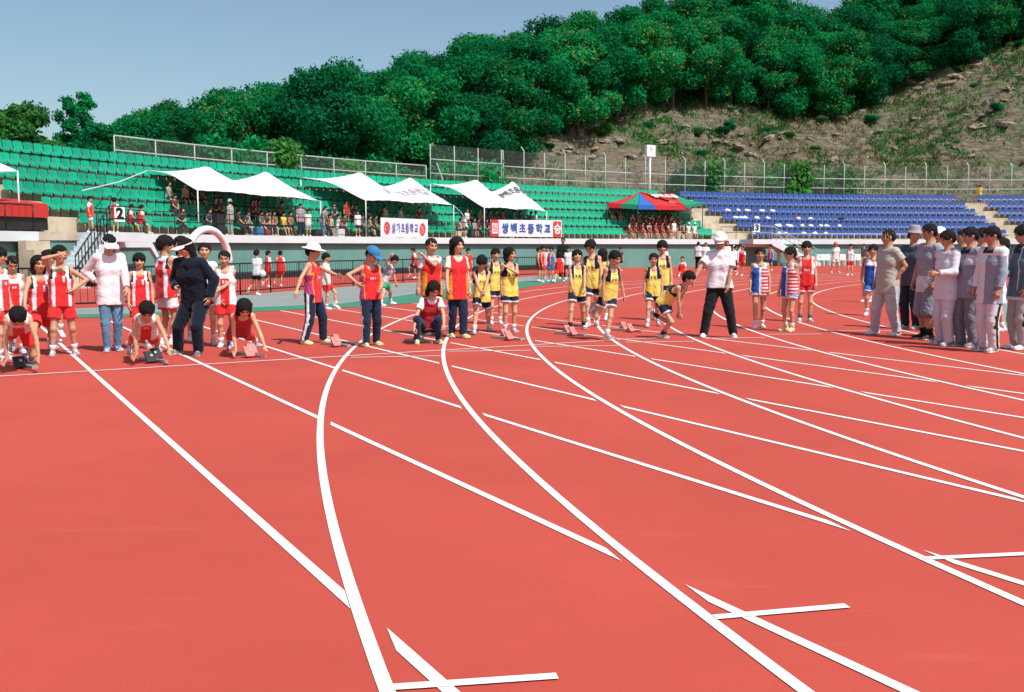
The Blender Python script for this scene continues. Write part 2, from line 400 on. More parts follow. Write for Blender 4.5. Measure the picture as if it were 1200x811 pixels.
# ================================================================== SEATS
def seat_mesh(name, m, m2):
    b = MB()
    # side profile of the moulded shell (d = towards the field, z above tread), local +X faces the field
    prof = [(.42, .30), (.425, .35), (.39, .385), (.27, .375), (.10, .365), (.03, .38), (-.015, .47), (-.04, .60), (-.06, .75), (-.075, .80)]
    n = 6; W = .236; vs = []; fs = []; T = .022
    for side in (0, 1):
        for i, (d, z) in enumerate(prof):
            for j in range(n+1):
                u = j/n*2-1
                wing = .035*abs(u)**3; edge = 1-.10*(i in (0, len(prof)-1))
                if i < 5: dd, zz = d, z+wing
                else: dd, zz = d+wing*1.2, z-(.035*abs(u)**4 if i >= 8 else 0)
                if side:
                    if i < 5: zz -= T
                    else: dd -= T; zz -= T*.3
                vs.append((dd, u*W*edge, zz))
    m0 = len(prof)*(n+1)
    for i in range(len(prof)-1):
        for j in range(n):
            a = i*(n+1)+j; q = (a, a+1, a+n+2, a+n+1)
            fs.append(q[::-1]); fs.append(tuple(x+m0 for x in q))
    k = len(prof)
    for i in range(k-1):
        for j in (0, n):
            a = i*(n+1)+j; c = a+n+1; q = (a, c, c+m0, a+m0); fs.append(q if j == n else q[::-1])
    for j in range(n):
        for i in (0, k-1):
            a = i*(n+1)+j; q = (a, a+1, a+1+m0, a+m0); fs.append(q if i == k-1 else q[::-1])
    b.add(vs, fs, 0, True)
    b.bar((.12, 0, .40), (.12, 0, .0), .05, .04, mi=1); b.bar((-.02, 0, .36), (.32, 0, .37), .05, .03, mi=1); b.bar((.02, 0, .01), (.22, 0, .01), .10, .015, mi=1)
    me = bpy.data.meshes.new(name); me.from_pydata(b.v, [], b.f)
    me.materials.append(m); me.materials.append(m2)
    me.polygons.foreach_set('material_index', b.m); me.polygons.foreach_set('use_smooth', b.sm); me.update(); return me
def seat_mat(name, col):
    m = mat(name, col, .38, .05, 1.0, spec=.45); nt = m.node_tree; b = nt.nodes['Principled BSDF']
    old = b.inputs['Base Color'].links[0].from_socket
    oi = nt.nodes.new('ShaderNodeObjectInfo'); mr = nt.nodes.new('ShaderNodeMapRange'); mr.inputs['To Min'].default_value = .80; mr.inputs['To Max'].default_value = 1.15
    nt.links.new(oi.outputs['Random'], mr.inputs['Value'])
    vm = nt.nodes.new('ShaderNodeVectorMath'); vm.operation = 'SCALE'; nt.links.new(old, vm.inputs[0]); nt.links.new(mr.outputs['Result'], vm.inputs['Scale'])
    nt.links.new(vm.outputs['Vector'], b.inputs['Base Color']); return m
M_SG = seat_mat('seat_green_plastic', (.004, .30, .175)); M_SB = seat_mat('seat_blue_plastic', (.03, .085, .31))
M_BRK = mat('seat_bracket_steel', (.10, .11, .11), .6)
ME_G = seat_mesh('stadium_seat_green', M_SG, M_BRK); ME_B = seat_mesh('stadium_seat_blue', M_SB, M_BRK)
ROWN = ['front row', 'second row', 'third row', 'fourth row', 'fifth row', 'top row']
def seat_list(kind, me, colour):
    allp = []
    for k in range(6):
        R = row_R(k)
        for blk, (a, c) in row_ends(k).items():
            if (colour == 'green') != (blk in ('green', 'left')): continue
            if blk == 'left' and k < 2: continue
            n = round((c-a)*R/.515)
            for i in range(n):
                ph = a+(i+.5)*(c-a)/n; p = pol(R, ph, row_z(k)); px = 600+F_PX*p.x/p.y
                if px < -60 or px > 1260 or kind(px, k): continue
                allp.append((p.length, p, ph, k, blk, px, me, colour))
    return allp
def hide_green(px, k): return k == 0 and (727 < px < 812)
ALLS = sorted(seat_list(hide_green, ME_G, 'green')+seat_list(lambda px, k: False, ME_B, 'blue'), key=lambda t: t[0])
REST = {'green': MB(), 'blue': MB()}
for j, (d, p, ph, k, blk, px, me, colour) in enumerate(ALLS):
    if j < 300:
        o = bpy.data.objects.new('stadium_seat', me); COL.objects.link(o); o.location = p; o.rotation_euler[2] = ph+math.pi+random.uniform(-.03, .03)
        where = 'behind the red cloth at the left end' if blk == 'left' else ('by the left aisle' if px < 200 else 'behind the first white canopy' if px < 350 else 'behind the second white canopy' if px < 520 else 'behind the third white canopy' if px < 640 else 'by the red and blue canopy')
        tag(o, f'{colour} plastic stadium seat, {ROWN[k]}, {where}', 'seat', f'{colour} plastic seats {ROWN[k]} {where}')
    else:
        rest = REST[colour]; M = Matrix.Translation(p) @ Matrix.Rotation(ph+math.pi, 4, 'Z')
        n0 = len(rest.v); rest.v += [tuple(M @ v.co) for v in me.vertices]
        for f in me.polygons: rest.f.append(tuple(i+n0 for i in f.vertices)); rest.m.append(f.material_index); rest.sm.append(f.use_smooth)
for colour, me in (('green', ME_G), ('blue', ME_B)):
    if REST[colour].v: o = REST[colour].build('stadium_seats', list(me.materials)); tag(o, f'remaining far {colour} plastic seats of the stand', 'seats', kind='stuff')
print('seats', len(ALLS))

# ================================================================== RAILINGS AND FENCE
def rail_run(name, pts, h, m, label, spacing_balusters=.13, post_every=12, rails=(1.0, .12), r=.018, group=None):
    """railing through ground points already spaced at the balusters"""
    loc = pts[len(pts)//2]; root = empty(name, loc); tag(root, label, 'railing', group)
    b = MB(); 
    for f in rails: b.tube([p+Vector((0, 0, h*f)) for p in pts], r*1.3, 5)
    b.build('rail', m, root, loc=loc)
    b = MB()
    for i, p in enumerate(pts):
        if i % post_every: b.tube([p+Vector((0, 0, h*rails[-1])), p+Vector((0, 0, h))], r*.36, 4, cap=False)
    if b.v: b.build('balusters', m, root, loc=loc)
    for i, p in enumerate(pts):
        if i % post_every == 0: b = MB(); b.tube([p, p+Vector((0, 0, h))], r*1.3, 6); b.build('post', m, root, loc=loc)
    return root
def arc_pts(R, a0, a1, step, z=0.0):
    n = int(abs(a1-a0)*R/step); return [pol(R, a0+(a1-a0)*i/n, z) for i in range(n+1)]
ra = phi_of(onG(690, 325))
rail_run('track_railing', arc_pts(R_RAIL, ra, A_RAIL, .15, 0), .93, M_BLACK, 'low black steel railing between the grey apron and the outer red walkway')
pl = [onG(60, 360.8), onG(-300, 361.4)]
A0 = pol(R_RAIL, A_RAIL); n = int((pl[0]-A0).length/.15); seg1 = [A0.lerp(pl[0], i/n) for i in range(1, n)]; n2 = int((pl[1]-pl[0]).length/.15)
rail_run('track_railing', seg1+[pl[0].lerp(pl[1], i/n2) for i in range(n2)], .93, M_BLACK, 'straight stretch of black railing behind the leftmost red runners')
rail_run('walkway_railing', arc_pts(64.08, phi_px(652, 64, 2), phi_px(182, 64, 2), .42, Z_WALK), .92, M_BLACK, 'thin black guard rail along the front of the walkway under the white canopies', post_every=4, rails=(1.0, .55), r=.016)
rail_run('walkway_railing', arc_pts(64.08, phi_px(116, 64, 2), phi_px(172, 64, 2), .42, Z_WALK), .92, M_BLACK, 'black guard rail of the landing holding the number 2 board', post_every=4, rails=(1.0, .55), r=.016)
rail_run('walkway_railing', arc_pts(64.08, phi_px(-60, 64, 2), phi_px(42, 64, 2), .30, Z_WALK), .92, M_BLACK, 'black guard rail in front of the red cloth at the far left', post_every=4, rails=(1.0, .12), r=.022)
rail_run('walkway_railing', arc_pts(64.08, phi_px(899, 64, 2), phi_px(846, 64, 2), .42, Z_WALK), .92, M_DARK, 'guard rail at the foot of the aisle between green and blue seats', post_every=3, rails=(1.0, .55), r=.016)
rail_run('walkway_railing', arc_pts(64.08, phi_px(1250, 64, 2), phi_px(905, 64, 2), .5, Z_WALK), .45, M_PALE, 'low pale guard rail in front of the blue seats', post_every=4, rails=(1.0, .1), r=.016)
# perimeter fence behind the top row
def mesh_mat():
    m = bpy.data.materials.new('chain_link'); m.use_nodes = True; nt = m.node_tree; b = nt.nodes['Principled BSDF']
    b.inputs['Base Color'].default_value = (.45, .48, .47, 1); b.inputs['Roughness'].default_value = .6
    b.inputs['Alpha'].default_value = .06; return m
M_MESH = mesh_mat()
RF = 72.6
def z_at(px, py, R): return onR(px, py, R).z
zr_top, zr_bot = z_at(1000, 211, RF), z_at(1000, 222, RF)
zp_top = z_at(1000, 195, RF)
print('fence z', zr_top, zr_bot, zp_top)
ZF = 5.2
def fence_run(px0, px1, zr, zp, label, step=1.9, arms=True, low=None):
    a0, a1 = phi_px(px1, RF, 6), phi_px(px0, RF, 6); n = max(2, round((a1-a0)*RF/step)); pts = [pol(RF, a0+(a1-a0)*i/n, ZF) for i in range(n+1)]
    loc = pts[n//2]; root = empty('perimeter_fence', loc); tag(root, label, 'fence')
    b = MB(); b.tube([Vector((p.x, p.y, zr)) for p in pts], .045, 6); b.tube([Vector((p.x, p.y, low or zr_bot)) for p in pts], .04, 6); b.build('rails', M_GALV, root, loc=loc)
    for i, p in enumerate(pts):
        b = MB(); b.tube([p, Vector((p.x, p.y, zp))], .036, 6)
        if arms and i % 2 == 0:
            o_ = Vector((p.x-CX, p.y-CY, 0)).normalized(); b.bar((p.x, p.y, zp), Vector((p.x, p.y, zp+.35))+o_*.35, .07)
        b.build('post', M_GALV, root, loc=loc)
    b = MB(); q = [Vector((p.x, p.y, 0)) for p in pts]
    for i in range(n):
        b.add([q[i]+Vector((0, 0, ZF)), q[i+1]+Vector((0, 0, ZF)), q[i+1]+Vector((0, 0, zp-.02)), q[i]+Vector((0, 0, zp-.02))], [(0, 1, 2, 3)])
    b.build('chain_link_mesh', M_MESH, root, loc=loc)
fence_run(590, 1290, zr_top, zp_top, 'tall galvanised chain link fence with angled arms below the rocky slope')
fence_run(505, 588, zr_top+.15, zp_top, 'tall stretch of galvanised fence with a diagonal brace behind the third canopy', arms=False)
fence_run(135, 500, z_at(380, 184, RF), z_at(380, 184, RF), 'lower galvanised fence along the wooded left half of the stand', step=2.6, arms=False, low=z_at(380, 197.5, RF))
if False: fence_run(-60, 128, z_at(100, 153, RF+0), z_at(100, 153, RF), 'thin rail fence end in front of the leftmost trees', step=3.2, arms=False)
pA = atR(512, RF, 7.2); pB = atR(524, RF, 5.3); b = MB(); b.bar(pA, pB, .08); o = b.build('fence_brace', M_GALV, loc=pB); tag(o, 'diagonal steel brace leaning against the tall fence post', 'brace')
# clock on its pole
pc = atR(762, 71.4, 7); ztop = z_at(762, 170, 71.4); zb = z_at(762, 184, 71.4)
root = empty('pole_clock', (pc.x, pc.y, 5.2)); tag(root, 'square white clock on a tall white pole behind the green seats', 'clock')
b = MB(); b.tube([(pc.x, pc.y, 5.0), (pc.x, pc.y, zb+.02)], .085, 10); b.build('pole', M_PALE, root, loc=root.location)
ang = math.atan2(CY-pc.y, CX-pc.x)+R_(8)
Mx = Matrix.Translation((pc.x, pc.y, (ztop+zb)/2)) @ Matrix.Rotation(ang, 4, 'Z'); hh = (ztop-zb)
b = MB(); b.box(None, (.28, hh*.98, hh), M=Mx); o = b.build('case', mat('clock_white', (.78, .78, .76), .5, .03), root, loc=root.location)
b = MB()
for a_, l_ in ((R_(25), .30), (R_(-35), .22)):
    m2 = Mx @ Matrix.Translation((.15, 0, 0)) @ Matrix.Rotation(a_, 4, 'X') @ Matrix.Translation((0, 0, l_/2)); b.box(None, (.012, .035, l_), M=m2)
h = b.build('clock_hands', M_BLACK, root, loc=root.location)
b = MB(); b.box(None, (.34, hh*1.06, .05), M=Mx @ Matrix.Translation((0, 0, hh/2+.026))); b.build('case_roof', M_DARK, root, loc=root.location)

# ================================================================== CANOPIES
def cloth_mat(name, col, var=.05, transl=.0):
    m = mat(name, col, .75, var, 1.2, .12, 3.); nt = m.node_tree; b = nt.nodes['Principled BSDF']
    if transl:
        out = nt.nodes['Material Output']; t = nt.nodes.new('ShaderNodeBsdfTranslucent'); t.inputs[0].default_value = (*col, 1)
        mx = nt.nodes.new('ShaderNodeMixShader'); mx.inputs[0].default_value = transl
        nt.links.new(b.outputs[0], mx.inputs[1]); nt.links.new(t.outputs[0], mx.inputs[2]); nt.links.new(mx.outputs[0], out.inputs[0])
    return m
M_CANV = cloth_mat('canvas_white', (.70, .71, .72), .07, .10)
def text_obj(txt, m, size, M, name='lettering', parent=None, bold=.0, extr=.004, sx=1.0):
    c = bpy.data.curves.new(name, 'FONT'); c.body = txt; c.align_x = 'CENTER'; c.align_y = 'CENTER'; c.size = size; c.extrude = extr; c.offset = bold
    c.resolution_u = 3
    t = bpy.data.objects.new(name, c); COL.objects.link(t)
    dg = bpy.context.evaluated_depsgraph_get(); me = bpy.data.meshes.new_from_object(t.evaluated_get(dg)); bpy.data.objects.remove(t)
    me.transform(M @ Matrix.Diagonal((sx, 1, 1, 1))); me.materials.clear(); me.materials.append(m)
    o = bpy.data.objects.new(name, me); COL.objects.link(o)
    if parent is not None: me.transform(Matrix.Translation(-Vector(parent.location))); o.parent = parent
    return o
def ridge_tent(label, BL, FL, FR, BR, P1, P2, poles, text=None, group=None):
    """twin-peaked sheet: four low corners, two pole peaks; edges sag"""
    loc = Vector((FL.x, FL.y, Z_WALK)); root = empty('canopy', loc); tag(root, label, 'canopy', group)
    nu, nv = 28, 16; vs = []; fs = []
    for j in range(nv+1):
        v = j/nv
        for i in range(nu+1):
            u = i/nu
            base = (BL*(1-u)+BR*u)*(v)+(FL*(1-u)+FR*u)*(1-v)
            rid_u = .5
            r = P1*(1-u)+P2*u if False else None
            # height lift: cusps at the two peaks
            q = Vector((u, v)); h = 0
            for (pu, pv, P) in ((.27, .55, P1), (.73, .55, P2)):
                bb = (BL*(1-pu)+BR*pu)*pv+(FL*(1-pu)+FR*pu)*(1-pv); H = P.z-bb.z
                d = math.hypot((u-pu)/.50, (v-pv)/.70); h = max(h, H*max(0, 1-d)**1.12) if False else (h**4+(H*max(0, 1-d)**1.8)**4)**.25
            sag = -.10*math.sin(math.pi*u)*(v < .01 or v > .99)
            vs.append(base+Vector((0, 0, h+.012*math.sin(u*60)*(1 if v in (0, 1) else 0)-.05*math.sin(math.pi*u)*(1-abs(2*v-1)))))
    for j in range(nv):
        for i in range(nu):
            a = j*(nu+1)+i; fs.append((a, a+1, a+nu+2, a+nu+1))
    b = MB(); b.add(vs, fs, 0, True)
    o = b.build('sheet', M_CANV, root, loc=loc); md = o.modifiers.new('thickness', 'SOLIDIFY'); md.thickness = .01
    for p in poles:
        b = MB(); b.tube([(p.x, p.y, Z_WALK+.02 if p.z < 6.5 else p.z-2.6), (p.x, p.y, p.z)], .03, 6); b.build('pole', M_PALE, root, loc=loc)
    return root, vs, nu, nv
def C(px, py, R): return onR(px, py, R)
TR = []
G_T = 'white twin-peaked canopies over the stand'
r1 = ridge_tent('white twin peaked canopy nearest the number 2 board, left corner held by a rope', C(173, 199, 68.5), C(232, 222, 64.9), C(376, 235, 64.9), C(330, 227, 68.2), C(253, 194.5, 67.2), C(314, 200, 67.2), [C(232, 222, 64.9), C(376, 235, 64.9)], group=G_T)
r2 = ridge_tent('white canopy with faint lettering above the round-badge banner', C(352, 208, 68.5), C(429, 234.5, 64.9), C(532, 240.5, 64.9), C(500, 235, 68.0), C(425, 200.5, 67.0), C(472, 206, 67.0), [C(353, 208, 68.5), C(429, 234.5, 64.9), C(532, 240.5, 64.9)], group=G_T)
r3 = ridge_tent('white canopy with dark lettering above the red-ended banner', C(505, 215.5, 68.5), C(568, 243.5, 64.9), C(641, 248, 64.9), C(614, 240, 68.0), C(562, 209.5, 67.0), C(596, 211, 67.0), [C(505, 215.5, 68.5), C(568, 243.5, 64.9), C(641, 248, 64.9)], group=G_T)
def tent_text(rt, txt, u0, u1, v0, size, m):
    root, vs, nu, nv = rt; n = len(txt)
    for i, ch in enumerate(txt):
        if ch == ' ': continue
        u = u0+(u1-u0)*i/(n-1); gi, gj = u*nu, v0*nv; i0, j0 = int(gi), int(gj)
        a = vs[j0*(nu+1)+i0]; bx = vs[j0*(nu+1)+i0+1]; cy = vs[(j0+1)*(nu+1)+i0]
        X = (bx-a).normalized(); Yv = (cy-a); N = X.cross(Yv).normalized(); Y2 = N.cross(X)
        p = a+(bx-a)*(gi-i0)+(cy-a)*(gj-j0)+N*.035
        M = Matrix(((X.x, Y2.x, N.x, p.x), (X.y, Y2.y, N.y, p.y), (X.z, Y2.z, N.z, p.z), (0, 0, 0, 1)))
        text_obj(ch, m, size, M, parent=root, bold=.008)
M_INKF = mat('faded_ink', (.42, .36, .42), .8); M_INK = mat('dark_ink', (.10, .10, .13), .8)
tent_text(r2, '삼 가초등학교', .38, .78, .28, .62, M_INKF)
tent_text(r3, '쌍백초등학교', .50, .86, .40, .58, M_INK)
# guy lines
b = MB(); b.tube([C(173, 199, 68.5), C(140, 212, 66.8), C(97, 222, 65.3)], .022, 5); o = b.build('guy_rope', M_WHITEP, loc=C(140, 212, 66.8)); tag(o, 'white guy rope running down left from the first canopy corner', 'rope')
b = MB(); b.tube([C(532, 240.5, 64.9), C(541, 249, 64.5), C(549, 262, 64.2)], .015, 5); o = b.build('guy_rope', M_WHITEP, loc=C(541, 249, 64.5)); tag(o, 'short guy rope between the second and third canopies', 'rope')
# edge of another white canopy at the far left
b = MB(); pts = [C(-60, 176, 65.5), C(0, 189, 65.5), C(21, 198.5, 65.5), C(0, 199, 64.6), C(-60, 200, 64.6)]
b.add(pts+[p-Vector((0, 0, .04)) for p in pts], [(0, 1, 2, 3, 4), (9, 8, 7, 6, 5)]+[(i, i+5, (i+1) % 5+5, (i+1) % 5) for i in range(5)])
root = empty('canopy', pts[2]); tag(root, 'tip of a white canopy at the far left above the red cloth', 'canopy'); b.build('sheet', M_CANV, root, loc=pts[2])
b = MB(); b.tube([(pts[2].x, pts[2].y, Z_WALK+.02), pts[2]], .03, 6); b.build('pole', M_PALE, root, loc=pts[2])
# red, blue and green pop-up canopy
M_CR = cloth_mat('canopy_red', (.62, .035, .04), .06, .2); M_CB = cloth_mat('canopy_blue', (.03, .16, .52), .06, .2); M_CG = cloth_mat('canopy_green', (.02, .30, .17), .06, .2)
cl = C(712, 241.5, 66.4); fl = C(748, 245, 64.7); fm = C(768, 245.5, 64.7); fr = C(804, 246, 64.7); fr2 = C(824, 240.5, 66.2); p1 = C(749, 225, 66.9); p2 = C(789, 227, 66.9)
bl = C(728, 236, 69.0); br = C(812, 236, 69.0)
root = empty('canopy', Vector((fm.x, fm.y, Z_WALK))); tag(root, 'red, blue and green pop-up canopy over the seated dark red group', 'canopy'); loc = root.location.copy()
def panel(mm, tri, name='roof_panel', n=8):
    A, B_, C_ = tri; vs = []; fs = []; idx = {}
    for i in range(n+1):
        for j in range(n+1-i):
            a, c = i/n, j/n; p = A*(1-a-c)+B_*a+C_*c
            p = p-Vector((0, 0, .30*(1-(1-a-c))*(1-a-c)*1.6)); idx[i, j] = len(vs); vs.append(p)
    for i in range(n):
        for j in range(n-i):
            fs.append((idx[i, j], idx[i+1, j], idx[i, j+1]))
            if i+j < n-1: fs.append((idx[i+1, j], idx[i+1, j+1], idx[i, j+1]))
    b = MB(); b.add(vs, fs, 0, True); o = b.build(name, mm, root, loc=loc); md = o.modifiers.new('t', 'SOLIDIFY'); md.thickness = .012
def valance(mm, A, B_, h=.34):
    b = MB(); n = 8; vs = []
    for i in range(n+1):
        p = A.lerp(B_, i/n); vs += [p, p-Vector((0, 0, h*(.85+.15*abs(math.sin(i*1.3)))))]
    b.add(vs, [(2*i, 2*i+1, 2*i+3, 2*i+2) for i in range(n)]); o = b.build('valance', mm, root, loc=loc); md = o.modifiers.new('t', 'SOLIDIFY'); md.thickness = .012
up = Vector((0, 0, .28))
CL, FL_, FM, FR_, FR2 = cl+up*.7, fl+up, fm+up, fr+up, fr2+up*.5
mid1 = CL.lerp(FL_, .45)
panel(M_CR, (p1, CL, mid1)); panel(M_CG, (p1, mid1, FL_)); panel(M_CB, (p1, FL_, FM))
panel(M_CR, (p1, FM, FR_)); panel(M_CR, (p2, FR_, p1)); panel(M_CG, (p2, FR2, FR_)); panel(M_CR, (p2, p1, br)); panel(M_CR, (p1, bl, CL)); panel(M_CG, (p1, br, bl)); panel(M_CG, (p2, br, FR2))
valance(M_CR, CL, mid1); valance(M_CG, mid1, FL_); valance(M_CB, FL_, FM); valance(M_CR, FM, FR_); valance(M_CG, FR_, FR2, .2)
for p in (CL, FL_, FR_, FR2, bl, br):
    b = MB(); b.tube([(p.x, p.y, Z_WALK+.02 if p is not bl and p is not br else 4.2), p], .03, 6); b.build('leg', M_DARK, root, loc=loc)
X = (FR_-FM).normalized(); mid = (FM+FR_)/2; Yv = (p2.lerp(p1, .35)-mid); N = X.cross(Yv).normalized(); Y2 = N.cross(X); p = mid+Yv*.62+N*.10
text_obj('쌍백초등', M_CANV, .66, Matrix(((X.x, Y2.x, N.x, p.x), (X.y, Y2.y, N.y, p.y), (X.z, Y2.z, N.z, p.z), (0, 0, 0, 1))), parent=root, bold=.02)

# ================================================================== BANNERS, BOARDS, ARCH
def frame_on(pA, pB, top):
    """matrix with X from pA to pB, Y up, Z towards the field"""
    X = (pB-pA); X.z *= 1; X.normalize(); Y = Vector((0, 0, 1)); N = X.cross(Y).normalized(); Y2 = N.cross(X); return X, Y2, N
def banner(px0, pyt0, pyb0, px1, pyt1, pyb1, R, label):
    A, B_, C_, D = C(px0, pyb0, R), C(px1, pyb1, R), C(px1, pyt1, R), C(px0, pyt0, R)
    root = empty('banner', (A+B_)/2); tag(root, label, 'banner'); X, Y, N = frame_on(A, B_, None)
    b = MB(); n = 14; vs = []
    for i in range(n+1):
        w = N*(.02*math.sin(i*1.4)); lo_, hi_ = A.lerp(B_, i/n)+w, D.lerp(C_, i/n)+w*.6; vs += [lo_, hi_, lo_-N*.012, hi_-N*.012]
    fs = []
    for i in range(n):
        j = 4*i; fs += [(j, j+4, j+5, j+1), (j+2, j+3, j+7, j+6), (j, j+2, j+6, j+4), (j+1, j+5, j+7, j+3)]
    fs += [(0, 1, 3, 2), (4*n, 4*n+2, 4*n+3, 4*n+1)]
    b.add(vs, fs, 0); b.build('cloth', mat('banner_white', (.80, .76, .77), .7, .02), root, loc=root.location)
    W = (B_-A).length; H = (D-A).length
    def Mat(u, v): p = A.lerp(B_, u)+(D-A)*v+N*.035; return Matrix(((X.x, Y.x, N.x, p.x), (X.y, Y.y, N.y, p.y), (X.z, Y.z, N.z, p.z), (0, 0, 0, 1)))
    return root, Mat, W, H, A
M_BLUE = mat('banner_blue', (.03, .12, .42), .7, .02); M_RED = mat('banner_red', (.62, .03, .05), .7, .02)
root, Mt, W, H, A = banner(446.5, 254.5, 277, 501.5, 257, 278.5, 64.02, 'white banner with blue school name between two round red badges')
for i, ch in enumerate('삼가초등학교'): text_obj(ch, M_BLUE, H*.56, Mt(.262+.095*i, .46), parent=root, bold=.008, sx=.58)
for u, ch in ((.12, '필'), (.88, '승')):
    b = MB(); 
    for k in range(28):
        a0, a1 = 2*math.pi*k/28, 2*math.pi*(k+1)/28; rx, ry = W*.062, H*.33
        q = [Mt(u, .47) @ Vector((math.cos(a)*(rx-t), math.sin(a)*(ry-t), .0)) for a, t in ((a0, 0), (a1, 0), (a1, .075), (a0, .075))]; b.add(q, [(0, 1, 2, 3)])
    b.build('badge_ring', M_RED, root, loc=root.location); text_obj(ch, M_RED, H*.50, Mt(u, .46), parent=root, bold=.008, sx=.62)
root, Mt, W, H, A = banner(575, 257.5, 277, 658.5, 258.5, 278, 64.02, 'long white banner with blue school name and a red block at each end')
for u0, u1 in ((0, .105), (.875, .985)):
    b = MB(); q = [Mt(u0, 0), Mt(u1, 0), Mt(u1, 1), Mt(u0, 1)]; b.add([(m @ Vector((0, 0, .0))) for m in q], [(0, 1, 2, 3)]); b.build('red_block', M_RED, root, loc=root.location)
for i, ch in enumerate('쌍백초등학교'): text_obj(ch, M_BLUE, H*.64, Mt(.195+.118*i, .48), parent=root, bold=.02)
M_BW = mat('banner_lettering_white', (.82, .8, .78), .7, .02)
b = MB(); q = [Mt(.018, .18), Mt(.088, .18), Mt(.088, .80), Mt(.018, .80)]; b.add([(m @ Vector((0, 0, .012))) for m in q], [(0, 1, 2, 3)]); b.build('white_square', M_BW, root, loc=root.location)
text_obj('필', M_RED, H*.5, Mt(.053, .48) @ Matrix.Translation((0, 0, .02)), parent=root, bold=.0); text_obj('승', M_BW, H*.72, Mt(.93, .48) @ Matrix.Translation((0, 0, .014)), parent=root, bold=.02)
def board(px, pyt, pyb, R, txt, label):
    A, D = C(px, pyb, R), C(px, pyt, R); H = (D-A).length; ph = phi_of(A); X = Vector((-math.sin(ph), math.cos(ph), 0))*-1
    N = -Vector((math.cos(ph), math.sin(ph), 0)); N = (N*.55+Vector((-A.x, -A.y, 0)).normalized()*.45).normalized(); X = Vector((0, 0, 1)).cross(N).normalized()
    p = (A+D)/2; M = Matrix(((X.x, 0, N.x, p.x), (X.y, 0, N.y, p.y), (0, 1, 0, p.z), (0, 0, 0, 1)))
    root = empty('number_board', A); tag(root, label, 'sign')
    b = MB(); b.box(None, (H*.72, H, .03), M=M); b.build('panel', M_BW, root, loc=root.location)
    text_obj(txt, M_BLACK, H*1.02, M @ Matrix.Translation((0, 0, .02)), name='number', parent=root, bold=.03)
    b = MB(); b.tube([M @ Vector((0, -H/2, -.03)), Vector((p.x, p.y, Z_WALK))-N*.03], .02, 6); b.build('stake', M_DARK, root, loc=root.location)
board(140.5, 241, 258.5, 63.9, '2', 'white board with black number 2 on the left landing')
board(887.5, 263, 272.5, 63.9, '3', 'small white board with black number 3 on the right landing')
# white arch
A, B_ = onG(219, 333), onG(271, 331); A = atR(219, 58, 0); B_ = atR(270, 58, 0); A.z = B_.z = 0
ztop = onR(243, 263.5, 58).z; root = empty('inflatable_arch', (A+B_)/2); tag(root, 'white balloon arch standing beyond the railing behind the woman in navy', 'arch')
W = (B_-A).length/2; cen_ = (A+B_)/2; X = (B_-A).normalized(); pts = []
z0 = ztop-W-.12
pts = [A-Vector((0, 0, 0)), A+Vector((0, 0, z0*.5))]+[cen_+X*(-math.cos(t)*W)+Vector((0, 0, z0+math.sin(t)*W)) for t in [math.pi*i/20 for i in range(21)]]
b = MB(); b.tube(pts, .125, 12); b.build('arch_tube', mat('arch_vinyl', (.76, .75, .76), .35, .03, spec=.5), root, loc=root.location)
b = MB()
for i in range(10):
    p = B_+Vector((0, 0, z0-.1-.17*i))+X*(.05*math.sin(i*2.1))
    for th in range(0, 6):
        a = th*math.pi/3+i; c = p+Vector((math.cos(a)*.12, math.sin(a)*.12, 0)); b.box(c, (.15, .15, .15), rz=a)
o = b.build('balloon_column', mat('balloon_white', (.75, .76, .80), .3, .05, spec=.5), root, loc=root.location); md = o.modifiers.new('s', 'SUBSURF'); md.levels = 2; md.render_levels = 2
# red cloth bench and dark things at the far left of the walkway
a0, a1 = phi_px(47, 65.6, 2.6), phi_px(-60, 65.6, 2.6)
b = MB(); b.arc([(65.2, 2.52), (65.2, 3.02), (66.6, 3.22), (66.6, 2.52)], a0, a1); o = b.build('red_cloth_table', mat('red_cloth', (.48, .03, .025), .8, .08, 2.), loc=pol(65.6, (a0+a1)/2, 2.0)); tag(o, 'bright red cloth over a long table behind the far left rail', 'table')
b = MB(); b.arc([(65.3, 2.06), (65.3, 2.515), (66.5, 2.515), (66.5, 2.06)], a0-.001, a1); o = b.build('equipment_case', mat('case_black', (.02, .02, .022), .5, .3, 3.), loc=pol(65.7, (a0+a1)/2, 2.0)); tag(o, 'dark equipment cases under the red cloth', 'case')
# white plastic chairs stacked against the wall on the right
def plastic_chair():
    b = MB(); m = mat('chair_white_plastic', (.72, .73, .74), .4, .04)
    root = empty('plastic_chair', (0, 0, 0))
    b.box((0, 0, .43), (.44, .44, .035)); b.build('seat', m, root)
    b = MB(); b.box(None, (.44, .03, .42), M=Matrix.Translation((0, .22, .66)) @ Matrix.Rotation(R_(-10), 4, 'X')); b.build('backrest', m, root)
    for sx in (-1, 1):
        for sy in (-1, 1): b = MB(); b.bar((sx*.19, sy*.19, .42), (sx*.22, sy*.22, 0), .04); b.build('leg', m, root)
        b = MB(); b.bar((sx*.22, -.18, .64), (sx*.22, .20, .66), .04); b.build('armrest', m, root)
    return root
pc0 = plastic_chair()
for i in range(9):
    o = pc0 if i == 0 else copy_tree(pc0)
    p = atR(961+i*6.0, 62.6, 0); o.location = (p.x, p.y, 0); o.rotation_euler[2] = phi_of(p)-math.pi/2+(.15*(i % 3-1))
    tag(o, f'white plastic chair under the wall, {["first","second","third","fourth","fifth","sixth","seventh","eighth","ninth"][i]} of the row right of the red singlet boy', 'chair', 'white plastic chairs along the wall')
